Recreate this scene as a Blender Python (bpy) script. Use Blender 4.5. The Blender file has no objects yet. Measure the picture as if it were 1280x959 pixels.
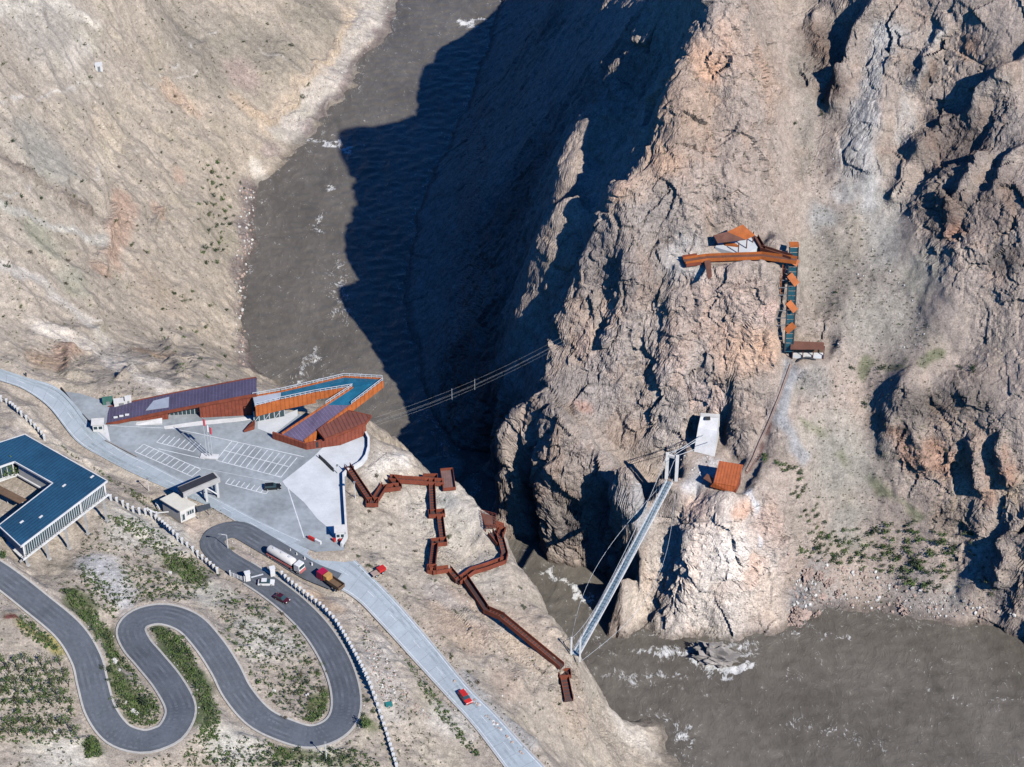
import bpy, bmesh, math, random
import numpy as np
from mathutils import Vector, Matrix
R = math.radians
rng = np.random.default_rng(7)
random.seed(7)
C = bpy.context.scene.collection

# ------------------------------------------------------------------ camera model (world: x right, y away, z up)
CAMH, PITCH, HFOV = 500.0, 39.0, 25.0
F = 640.0 / math.tan(R(HFOV / 2))
COSP, SINP = math.cos(R(PITCH)), math.sin(R(PITCH))
def W(u, v, z):
    """the point at height z seen at photo pixel (u, v)"""
    dx = u - 640.0; q = 479.5 - v
    dy = F * COSP + q * SINP; dz = -F * SINP + q * COSP
    t = (z - CAMH) / dz
    return np.array((dx * t, dy * t, z))
def proj(p):
    p = np.asarray(p, float); x = p[..., 0]; y = p[..., 1]; z = p[..., 2] - CAMH
    dep = y * COSP - z * SINP; upc = y * SINP + z * COSP
    return 640 + F * x / dep, 479.5 - F * upc / dep

# ------------------------------------------------------------------ noise
_G = rng.normal(size=(256, 3)).astype(np.float32); _G /= np.linalg.norm(_G, axis=1)[:, None]
def _hash(x, y, z, s):
    h = (x * np.uint32(73856093)) ^ (y * np.uint32(19349663)) ^ (z * np.uint32(83492791)) ^ np.uint32((s * 2654435761) & 0xffffffff)
    h ^= h >> np.uint32(13); h *= np.uint32(0x5bd1e995); h ^= h >> np.uint32(15)
    return h
def perlin(x, y, z, s=0):
    x = np.asarray(x, np.float32); y = np.asarray(y, np.float32); z = np.asarray(z, np.float32)
    xf, yf, zf = np.floor(x), np.floor(y), np.floor(z)
    fx, fy, fz = x - xf, y - yf, z - zf
    xi = xf.astype(np.int32).view(np.uint32); yi = yf.astype(np.int32).view(np.uint32); zi = zf.astype(np.int32).view(np.uint32)
    u = fx * fx * fx * (fx * (fx * 6 - 15) + 10); v = fy * fy * fy * (fy * (fy * 6 - 15) + 10); w = fz * fz * fz * (fz * (fz * 6 - 15) + 10)
    out = 0
    for i in (0, 1):
        wx = u if i else 1 - u
        for j in (0, 1):
            wy = v if j else 1 - v
            for k in (0, 1):
                wz = w if k else 1 - w
                g = _G[_hash(xi + np.uint32(i), yi + np.uint32(j), zi + np.uint32(k), s) & np.uint32(255)]
                out = out + wx * wy * wz * (g[..., 0] * (fx - i) + g[..., 1] * (fy - j) + g[..., 2] * (fz - k))
    return out * 1.5
def fbm(x, y, z, o=4, s=0, g=.5):
    a, t, n = 1.0, 0, 0
    for i in range(o):
        t = t + a * perlin(x * 2 ** i, y * 2 ** i, z * 2 ** i, s + i); n += a; a *= g
    return t / n
def ridged(x, y, z, o=4, s=0, g=.5):
    a, t, n, pr = 1.0, 0, 0, 1.0
    for i in range(o):
        r = 1 - np.abs(perlin(x * 2 ** i, y * 2 ** i, z * 2 ** i, s + i)) * 1.6
        r = np.clip(r, 0, 1) ** 2
        t = t + a * r * pr; n += a; a *= g; pr = np.clip(r * 1.6, 0, 1)
    return t / n
def cells(x, y, z, s=0):
    """nearest jittered cell: offset vector to its seed point, two hashes, and F2-F1"""
    n = x.shape[0]
    xf, yf, zf = np.floor(x), np.floor(y), np.floor(z)
    b1 = np.full(n, 9, np.float32); b2 = np.full(n, 9, np.float32); best = np.zeros(n, np.uint32)
    D = [np.zeros(n, np.float32) for _ in range(3)]
    for i in (-1, 0, 1):
        for j in (-1, 0, 1):
            for k in (-1, 0, 1):
                cx, cy, cz = xf + i, yf + j, zf + k
                h = _hash(cx.astype(np.int32).view(np.uint32), cy.astype(np.int32).view(np.uint32), cz.astype(np.int32).view(np.uint32), s)
                dx = cx + (h & np.uint32(1023)).astype(np.float32) / 1023 - x
                dy = cy + ((h >> np.uint32(10)) & np.uint32(1023)).astype(np.float32) / 1023 - y
                dz = cz + ((h >> np.uint32(20)) & np.uint32(1023)).astype(np.float32) / 1023 - z
                d = dx * dx + dy * dy + dz * dz
                m = d < b1
                b2 = np.where(m, b1, np.minimum(b2, d)); b1 = np.where(m, d, b1); best = np.where(m, h, best)
                D[0] = np.where(m, dx, D[0]); D[1] = np.where(m, dy, D[1]); D[2] = np.where(m, dz, D[2])
    return D, best, np.sqrt(b2) - np.sqrt(b1)
def sstep(a, b, x):
    t = np.clip((x - a) / (b - a), 0, 1); return t * t * (3 - 2 * t)

# ------------------------------------------------------------------ terrain heights: surveyed points (pixel u, v and height)
CPS = """
-60,470,74 -250,480,100 -400,300,150
0,455,68.5 100,485,64 200,500,62 250,502,61 290,497,59 150,470,62 200,470,57 250,470,47 280,455,36 300,470,24 320,484,24
330,497,40 345,512,52 400,505,22 440,520,26 480,545,22
325,468,1 300,400,0 303,350,0 315,290,0 325,235,0 350,205,0 375,190,0 395,165,0 440,110,0 480,50,0 497,0,0 515,-60,0
290,400,6 280,330,7 290,260,7 300,220,6 330,180,6 345,150,7 385,110,6 420,60,6 445,0,6 460,-60,6
270,400,10 250,440,24 255,330,15 260,260,16 280,200,14 320,140,13 370,90,12 400,40,12 415,-20,12
200,420,30 200,340,28 200,250,30 220,180,28 280,90,24 320,30,24 340,-40,26
120,430,48 130,370,45 130,300,46 100,230,58 150,150,46 200,80,42 220,20,42 250,-40,44
40,440,63 50,380,60 40,300,66 30,230,74 60,160,70 100,90,66 120,30,68 150,-40,74
-10,400,68 -10,300,76 -10,200,84 -10,100,92 -10,20,98 -20,-60,108 -250,100,140 -300,-60,170
320,420,-6 400,250,-7 345,330,-5 470,150,-7 500,100,-7 560,30,-7 470,330,-7 400,400,-7 400,470,-7 490,480,-7 540,560,-7 590,610,-7 570,-60,-7
1000,880,-7 1200,880,-7 830,850,-5 960,950,-7 1280,950,-7 1400,900,-7 1100,820,-5 900,900,-6 760,820,-6 720,775,-6 1250,1050,-7 1000,1050,-7
628,0,0 612,60,0 588,130,0 562,180,0 538,225,0 520,290,0 508,350,0 510,400,0 520,440,0 535,490,0 560,545,0 583,590,0 605,628,0 648,684,0 690,722,0 722,746,0 755,770,0 790,792,0 850,797,0 930,796,0 985,787,0 1010,770,0 1035,757,0 1080,764,0 1150,776,0 1210,783,0 1280,795,0 1400,810,0
642,-60,0
890,-10,158 885,40,150 864,100,140 832,150,131 797,210,120 762,280,107 724,345,89 710,420,71 690,470,59 652,510,49 634,556,40 700,350,80 740,230,98 780,160,112 830,80,128 724,165,106 713,198,101 702,224,97 714,240,101 692,258,96 674,288,89 663,304,84 690,188,82 668,222,70 652,258,60 638,288,48 745,200,100 738,262,97 705,300,82 640,380,44 600,250,32 600,330,27 590,430,26 640,460,46 600,520,26 560,420,14 560,300,14 640,150,42 660,80,46 700,120,66 760,60,98 680,20,52 720,-30,72 800,0,106 650,220,46 560,480,10
766,626,41 763,651,40 764,692,28 764,732,14 766,764,3 690,594,40 650,568,37 731,592,41 668,580,39 683,660,20 643,625,18 721,664,20 725,696,8 705,662,20 660,560,44 740,560,47
770,560,40 760,603,42 720,520,52 800,540,44 760,480,60 800,440,68 760,400,76 800,360,90 850,380,88 850,430,76 860,480,62 820,500,56
842,596,41 830,585,42 860,575,44 880,560,46 905,560,45 908,600,44 900,620,43 930,600,44 850,608,38 838,618,28 825,645,24 855,640,25 840,680,14 790,645,38 808,655,32 795,690,25 785,735,12 780,762,3 805,745,6 820,730,10
870,640,38 880,680,31 850,720,20 830,765,7 880,760,9 930,750,11 960,700,22 985,650,31 960,640,38 920,640,40 985,750,6 960,770,5 920,700,26 880,720,22
950,560,48 980,520,55 1000,600,42 1000,700,16 1050,740,3 1050,690,12 1150,690,14 1200,720,9 1000,560,49 1050,620,30 1130,640,25 1060,560,45 1050,500,56 1090,530,50 1100,600,34
1120,500,62 1150,490,64 1200,500,64 1250,500,66 1270,530,62 1130,585,40 1170,610,35 1210,625,34 1240,600,44 1240,660,30 1200,660,24 1262,640,36 1270,690,22 1235,715,11 1280,720,22 1280,650,40 1180,720,9 1260,760,6 1400,700,40
1160,470,67 1090,460,63 1040,450,66 1010,445,66 1100,440,67 1200,440,71 1280,450,76 980,446,65
1050,380,77 1050,300,89 1010,200,105 1000,100,121 985,0,136 975,-60,146 1100,380,78 1150,380,80 1100,300,90 1080,200,109 1130,340,86 1020,330,83 1005,380,76
990,316,97 965,318,98 900,322,99 860,330,99 922,304,100 880,300,102 975,350,92 972,400,82 970,440,71 930,400,84 900,450,70 940,480,62 880,350,94 900,500,56 930,520,55
900,200,120 880,120,134 940,150,128 930,250,110 960,230,108 970,120,125 950,60,139 930,0,150 850,250,114 800,300,104 840,310,101 780,340,96
1050,100,124 1060,0,140 1110,120,124 1150,60,134 1150,150,118 1140,230,105 1150,0,144 1200,200,112 1200,100,128 1200,0,148 1262,90,138 1225,145,124 1185,205,114 1200,300,101 1200,380,85 1250,300,102 1280,380,88 1280,300,104 1280,200,119 1280,100,134 1280,0,152 1100,20,140 1400,300,108 1400,100,134 1400,500,80
1060,-60,151 1200,-60,158 1280,-60,163 900,-60,168 860,-60,158 800,-60,106 1400,-60,170
430,735,59 380,700,60 340,680,60.5 300,660,61 262,675,61 320,725,62 365,755,63 410,800,64.5 435,850,66 430,890,67 395,915,67.8 350,910,68.5 310,885,69.3 280,840,70.5 250,800,71.5 220,772,72.5 185,768,73 158,782,73.5 165,815,74 200,845,75 232,885,76 215,913,76.5 177,927,77 145,918,77.6 125,889,78.5 110,840,80 84,790,82 44,753,83.5 0,719,85 -60,675,87
350,850,66.5 330,790,66 220,880,75 210,820,73.6 190,720,71 250,740,67.5 160,690,71.5 100,700,75 137,650,73 114,666,73.5 89,686,73.8 64,703,74.5 38,708,79 125,630,73 105,645,74 80,662,75 190,650,65 230,680,64 300,740,64.5 130,800,77.5 150,870,77.3 270,920,73
60,640,77 100,620,73.5 20,600,80 60,590,77 30,560,75 10,520,74 60,540,69 100,575,67 140,600,65 -40,560,82 -60,640,87 20,650,82 20,690,81
50,870,83 0,880,86 50,930,82 20,800,86 -60,850,92 100,940,79 0,959,86 150,975,77 250,960,73 300,950,71 380,959,68 450,940,66.5 470,880,64 480,959,65 60,1000,84 250,1010,74 450,1010,66 -100,960,95
450,800,62 470,840,62.5 455,770,60 500,850,60 500,920,60 540,920,56.5 560,959,54 520,1000,60 480,1040,62
-250,620,105 -250,850,115 -250,1000,120 100,1100,90 400,1100,72
550,845,55 590,905,52.5 630,955,50.5 680,1010,47 720,1060,45
465,735,57.5 505,775,56 545,815,54.5 600,870,52 650,930,49.5 690,980,46
457,545,62 465,560,61 505,570,57 527,601,54 552,611,51 597,630,49 629,669,47 659,720,45 686,774,43 714,824,41 732,858,29
480,580,60 500,600,57 540,620,53 450,620,59.5 450,660,58.5 500,660,54 540,660,51 592,684,47.5 480,700,56 560,720,50 612,720,47 650,760,45 540,760,53.5 600,790,49 660,820,44 700,860,39 590,840,51 640,870,46 690,900,36 660,920,44 700,950,33 730,900,27 740,940,22 770,930,10 760,885,11 800,903,2.5 830,940,1 770,975,12 860,985,0
860,960,-1 810,890,-2 775,860,-4
""".split()
RAW = [tuple(float(q) for q in s.split(',')) for s in CPS]
PTS = [W(*q) for q in RAW]
# the wall of the near bank that the photograph cannot see: straight down to the water
for (u, v, z, dx, dy) in [(457,545,62,12,22),(480,548,58,16,18),(505,570,57,16,17),(527,601,54,13,14),(552,611,51,12,12),(597,630,49,8,9),(629,669,47,7,8),(659,720,45,7,8),(686,774,43,9,11),(714,824,41,11,15),(732,858,29,11,14)]:
    p = W(u, v, z); PTS.append(p + np.array((dx, dy, -z - 1.5))); PTS.append(p + np.array((dx * .62, dy * .62, -z * .45)))
# beyond the frame
for q in [(110,640,166),(180,700,190),(75,690,122),(60,760,92),(20,900,40),(40,1000,60),(120,850,120),(250,600,128),(250,500,66),(250,430,0),(-60,960,0),(-45,1040,0),(-90,1040,30),(-300,1040,150),(-330,800,190),(-330,600,150),(-330,400,140),(-20,1040,-6),(10,1040,12)]:
    PTS.append(np.array(q, float))
PTS = np.array(PTS)
keep = []
for i, p in enumerate(PTS):
    if all(np.hypot(*(p[:2] - PTS[j][:2])) > 1.2 for j in keep): keep.append(i)
PTS = PTS[keep]
SC = 100.0; CR = 0.05
def _phi(r2): return -np.sqrt(r2 + CR * CR)
P2 = PTS[:, :2] / SC; n = len(P2)
A = _phi(((P2[:, None] - P2[None]) ** 2).sum(-1)) + np.eye(n) * 0.002
Q = np.c_[np.ones(n), P2]
M = np.block([[A, Q], [Q.T, np.zeros((3, 3))]])
sol = np.linalg.solve(M, np.r_[PTS[:, 2], np.zeros(3)])
def base_height(x, y):
    x = np.asarray(x, float).ravel() / SC; y = np.asarray(y, float).ravel() / SC
    out = np.empty(x.size)
    for i in range(0, x.size, 20000):
        a, b = x[i:i + 20000], y[i:i + 20000]
        r2 = (a[:, None] - P2[None, :, 0]) ** 2 + (b[:, None] - P2[None, :, 1]) ** 2
        out[i:i + 20000] = _phi(r2) @ sol[:n] + sol[n] + sol[n + 1] * a + sol[n + 2] * b
    return out
X0, X1, Y0, Y1 = -300.0, 250.0, 340.0, 1010.0
GS = 0.8
gx = np.arange(X0, X1 + .1, GS); gy = np.arange(Y0, Y1 + .1, GS)
def bilin(grid, ox, oy, st, x, y):
    fx = np.clip((x - ox) / st, 0, grid.shape[1] - 1.001); fy = np.clip((y - oy) / st, 0, grid.shape[0] - 1.001)
    i = fx.astype(int); j = fy.astype(int); a = fx - i; b = fy - j
    return (grid[j, i] * (1 - a) + grid[j, i + 1] * a) * (1 - b) + (grid[j + 1, i] * (1 - a) + grid[j + 1, i + 1] * a) * b
cgx = np.arange(X0 - 4, X1 + 5, 2.0); cgy = np.arange(Y0 - 4, Y1 + 5, 2.0)
cX, cY = np.meshgrid(cgx, cgy)
cZ = base_height(cX, cY).reshape(cX.shape)
for _ in range(1):
    cZ[1:-1, 1:-1] = (cZ[1:-1, 1:-1] * 4 + cZ[:-2, 1:-1] + cZ[2:, 1:-1] + cZ[1:-1, :-2] + cZ[1:-1, 2:]) / 8
GX, GY = np.meshgrid(gx, gy)
GZ = bilin(cZ, cgx[0], cgy[0], 2.0, GX, GY)
# ------------------------------------------------------------------ roads and level ground
def smooth(pts, step=2.0, closed=False):
    """Catmull-Rom through the points, resampled about every step metres"""
    P = [np.asarray(p, float) for p in pts]
    P = [P[-1]] + P + [P[0], P[1]] if closed else [2 * P[0] - P[1]] + P + [2 * P[-1] - P[-2]]
    out = []
    for i in range(1, len(P) - 2):
        a, b, c, d = P[i - 1:i + 3]; k = max(1, int(np.linalg.norm(c - b) / step))
        for j in range(k):
            t = j / k
            out.append(.5 * (2 * b + (c - a) * t + (2 * a - 5 * b + 4 * c - d) * t * t + (3 * b - a - 3 * c + d) * t ** 3))
    if not closed: out.append(P[-2])
    return np.array(out)
pl = []
def Wplane(u, v):
    p = W(u, v, 61.0)
    for _ in range(6): p = W(u, v, float(pl[0] + pl[1] * p[0] + pl[2] * p[1]))
    return p
_a = np.array([W(*q) for q in [(150,545,62.2),(345,520,62.2),(460,560,61.8),(430,675,60.2),(330,650,61.3),(230,603,62)]])
pl = np.linalg.lstsq(np.c_[np.ones(len(_a)), _a[:, :2]], _a[:, 2], rcond=None)[0]
def zplaza(x, y): return pl[0] + pl[1] * x + pl[2] * y
SMOOTH = np.zeros_like(GZ)
def window(lo, hi, m):
    i0 = max(0, int((lo[0] - m - X0) / GS)); i1 = min(len(gx), int((hi[0] + m - X0) / GS) + 2)
    j0 = max(0, int((lo[1] - m - Y0) / GS)); j1 = min(len(gy), int((hi[1] + m - Y0) / GS) + 2)
    return slice(j0, j1), slice(i0, i1)
def seg_dist(X, Y, a, b):
    d = b[:2] - a[:2]; L = max(d @ d, 1e-9)
    t = np.clip(((X - a[0]) * d[0] + (Y - a[1]) * d[1]) / L, 0, 1)
    return np.hypot(X - a[0] - t * d[0], Y - a[1] - t * d[1]), t
def carve_line(pts, hw, shoulder, drop=.2, hws=None):
    m = (hw if hws is None else max(hws)) + shoulder + 2
    s = window(pts.min(0), pts.max(0), m); X, Y = GX[s], GY[s]
    best = np.full(X.shape, 1e9); zz = np.zeros(X.shape)
    for i, (a, b) in enumerate(zip(pts[:-1], pts[1:])):
        w2 = window(np.minimum(a, b), np.maximum(a, b), m)
        q = (slice(w2[0].start - s[0].start, w2[0].stop - s[0].start), slice(w2[1].start - s[1].start, w2[1].stop - s[1].start))
        d, t = seg_dist(X[q], Y[q], a, b)
        if hws is not None: d = d - (hws[i] * (1 - t) + hws[i + 1] * t) + hw
        k = d < best[q]
        best[q] = np.where(k, d, best[q]); zz[q] = np.where(k, a[2] * (1 - t) + b[2] * t, zz[q])
    w = 1 - sstep(hw + .9, hw + .9 + shoulder, best)
    GZ[s] = GZ[s] * (1 - w) + (zz - drop) * w
    SMOOTH[s] = np.maximum(SMOOTH[s], 1 - sstep(hw + .6, hw + 2.6, best))
def poly_sd(X, Y, poly):
    d = np.full(X.shape, 1e9); ins = np.zeros(X.shape, bool); n = len(poly)
    for i in range(n):
        a, b = poly[i], poly[(i + 1) % n]
        d = np.minimum(d, seg_dist(X, Y, a, b)[0])
        with np.errstate(divide='ignore', invalid='ignore'):
            c = ((a[1] > Y) != (b[1] > Y)) & (X < (b[0] - a[0]) * (Y - a[1]) / (b[1] - a[1]) + a[0])
        ins ^= c
    return np.where(ins, -d, d)
def carve_poly(poly, zf, shoulder, drop=.2, soft=1.5):
    poly = np.asarray(poly, float)
    s = window(poly.min(0), poly.max(0), shoulder + 3); X, Y = GX[s], GY[s]
    d = poly_sd(X, Y, poly[:, :2])
    w = 1 - sstep(.6, .6 + shoulder, d)
    z = zf(X, Y) if callable(zf) else zf
    GZ[s] = GZ[s] * (1 - w) + (z - drop) * w
    SMOOTH[s] = np.maximum(SMOOTH[s], 1 - sstep(.2, soft + .4, d))
# main road: left and right edge
RE = [(-60,455,-60,440,70),(0,476,0,461,68.5),(30,487,33,472,67),(62,510,75,487,65.2),(95,551,117,533,63),(130,573,150,561,0),(173,595,190,581,0),(214,613,233,603,0),(265,635,282,629,0),(300,655,325,652,0),(352,690,382,677,60.6),(405,725,432,692,59.4),(444,748,466,722,58.2),(476,780,500,757,56.6),(517,825,542,806,54.4),(559,871,584,857,53),(591,906,619,892,52),(626,952,658,935,50.8),(665,1005,706,985,49),(720,1070,765,1045,47)]
rl, rr = [], []
for (a, b, c, d, z) in RE:
    rl.append(W(a, b, z) if z else Wplane(a, b)); rr.append(W(c, d, z) if z else Wplane(c, d))
RL, RR = np.array(rl), np.array(rr)
mid = (RL + RR) / 2; hwv = np.hypot(*(RR - RL)[:, :2].T) / 2 * .86
_s = smooth(np.c_[RL, RR], 2.0); RL, RR = _s[:, :3], _s[:, 3:]
ROADC = (RL + RR) / 2
ROADH = np.hypot(*(RR - RL)[:, :2].T) / 2
HP = [(420,727,59.6),(386,713,60.3),(353,693,60.9),(326,677,61.2),(300,663,61.4),(281,664,61.5),(268,672,61.7),(266,682,61.9),(279,697,62.2),(306,714,62.5),(340,736,62.9),(373,763,63.5),(400,793,64.3),(421,829,65.2),(432,864,66),(431,893,66.9),(416,912,67.5),(388,921,68),(356,913,68.6),(323,896,69.3),(297,866,70.2),(282,837,71),(261,805,71.9),(236,779,72.5),(204,768,73.1),(176,773,73.5),(164,787,73.8),(171,806,74.1),(187,825,74.6),(211,855,75.4),(226,886,76),(217,911,76.5),(201,922,76.8),(177,927,77),(147,917,77.6),(126,889,78.5),(116,855,79.6),(108,824,80.6),(86,789,81.9),(44,753,83.4),(0,719,85),(-50,688,86.5)]
HC = smooth([W(*q) for q in HP], 1.2)
HHW = 3.45
carve_line(HC, HHW, 5.0, .15)
carve_line(ROADC, 4.0, 6.0, .2, ROADH)
PLAZA = [Wplane(*q) for q in [(76,489),(100,492),(140,505),(200,500),(260,492),(322,486),(330,500),(350,512),(392,522),(420,530),(455,541),(462,560),(453,580),(434,591),(430,620),(434,668),(430,688),(395,690),(350,672),(322,653),(282,630),(233,605),(190,583),(150,563),(117,536)]]
carve_poly(PLAZA, zplaza, 4.0, .2)
# ground around the gatehouse and the fork
carve_poly([Wplane(*q) for q in [(196,632),(216,617),(262,640),(300,660),(262,662),(228,652)]], zplaza, 3.0, .1)
# the courtyard building's terrace, and the far bank's levels
carve_poly([W(*q) for q in [(66,616,81),(18,590,81),(-60,610,81),(-60,670,81),(-5,668,81)]], 80.9, 4.0, .3)
BRF = W(842, 597, 42.0); BRN = W(720, 822, 42.0)
carve_poly([W(*q) for q in [(826,600,42),(858,600,42),(862,578,42),(905,572,43),(935,585,43),(925,612,43),(895,606,43),(870,596,42),(850,606,42)]], 42.3, 4.0, .2, 2.5)
carve_poly([W(*q) for q in [(862,565,44),(900,572,44),(902,540,44),(868,540,44)]], 44.5, 3.0, .2, 2)
carve_poly([W(*q) for q in [(895,312,99),(945,312,99),(955,296,99),(895,296,99)]], 99.0, 4.0, .2, 2.5)
carve_poly([W(*q) for q in [(984,452,66),(1032,452,66),(1034,436,66),(986,436,66)]], 66.0, 4.0, .2, 2.5)
carve_line(np.array([W(853,327,98),W(883,323,98),W(905,322,98.2),W(955,320.5,98.2)]), 1.4, 2.5, .9)
carve_line(np.array([W(498,610,58),W(489,599,58),W(501,600.5,57.6),W(527,602.5,56.2),W(553,604.5,54.6),W(562,603,54.6)]), 1.2, 3.0, 1.0)
carve_line(np.array([W(988,452,66),W(972,510,57),W(955,545,50),W(935,590,43.3)]), .6, 2.5, .1)

def hit(u, v):
    """first crossing of the view ray with the ground grid"""
    d = W(u, v, 0) - np.array((0, 0, CAMH)); t = np.linspace(.5, 1.05, 3000)
    P = np.array((0, 0, CAMH)) + d * t[:, None]
    g = bilin(GZ, X0, Y0, GS, P[:, 0], P[:, 1])
    k = np.argmax(P[:, 2] < np.maximum(g, -4)); 
    a, b = P[max(k - 1, 0)], P[k]
    ga, gb = a[2] - g[max(k - 1, 0)], b[2] - g[k]
    s = ga / (ga - gb) if ga != gb else 0
    return a + (b - a) * np.clip(s, 0, 1)

# ------------------------------------------------------------------ albedo and roughness fields, as patches standing on the ground
def lin(c):
    c = np.asarray(c, float) / 255; return np.where(c < .04045, c / 12.92, ((c + .055) / 1.055) ** 2.4)
LIT = 1.24
def caps(lst):
    out = []
    for s in lst:
        *path, rad, val = s
        pts = [hit(*q) for q in path]
        rad = rad * np.linalg.norm(pts[0] - np.array((0, 0, CAMH))) / F
        if len(pts) == 1: out.append((pts[0], pts[0], rad, val))
        for a, b in zip(pts[:-1], pts[1:]): out.append((a, b, rad, val))
    return out
def field(P, lst, default, wdef=.12, soft=1.0):
    nv = np.size(default)
    num = (default * wdef).astype(np.float32) if np.ndim(default) == 2 else np.full((len(P), 1), default * wdef, np.float32)
    den = np.full((len(P), 1), wdef, np.float32)
    for a, b, rad, val in caps(lst):
        r = rad * 3.2
        lo = np.minimum(a, b) - r; hi = np.maximum(a, b) + r
        k = np.nonzero(((P > lo) & (P < hi)).all(1))[0]
        if not len(k): continue
        p = P[k]; d = (b - a).astype(np.float32); L = max(float(d @ d), 1e-6)
        t = np.clip((p - a) @ d / L, 0, 1)[:, None]
        d2 = ((p - a - t * d) ** 2).sum(1) / rad ** 2
        w = (np.exp(-1.2 * d2) * soft)[:, None].astype(np.float32)
        w *= 12.0 / max(rad, 2.0) ** .5 * .35
        w *= (right[k] == far_side((a[0] + b[0]) / 2, (a[1] + b[1]) / 2))[:, None]      # a patch stays on its own bank
        num[k] += w * np.asarray(val, np.float32); den[k] += w
    return num / den
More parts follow.
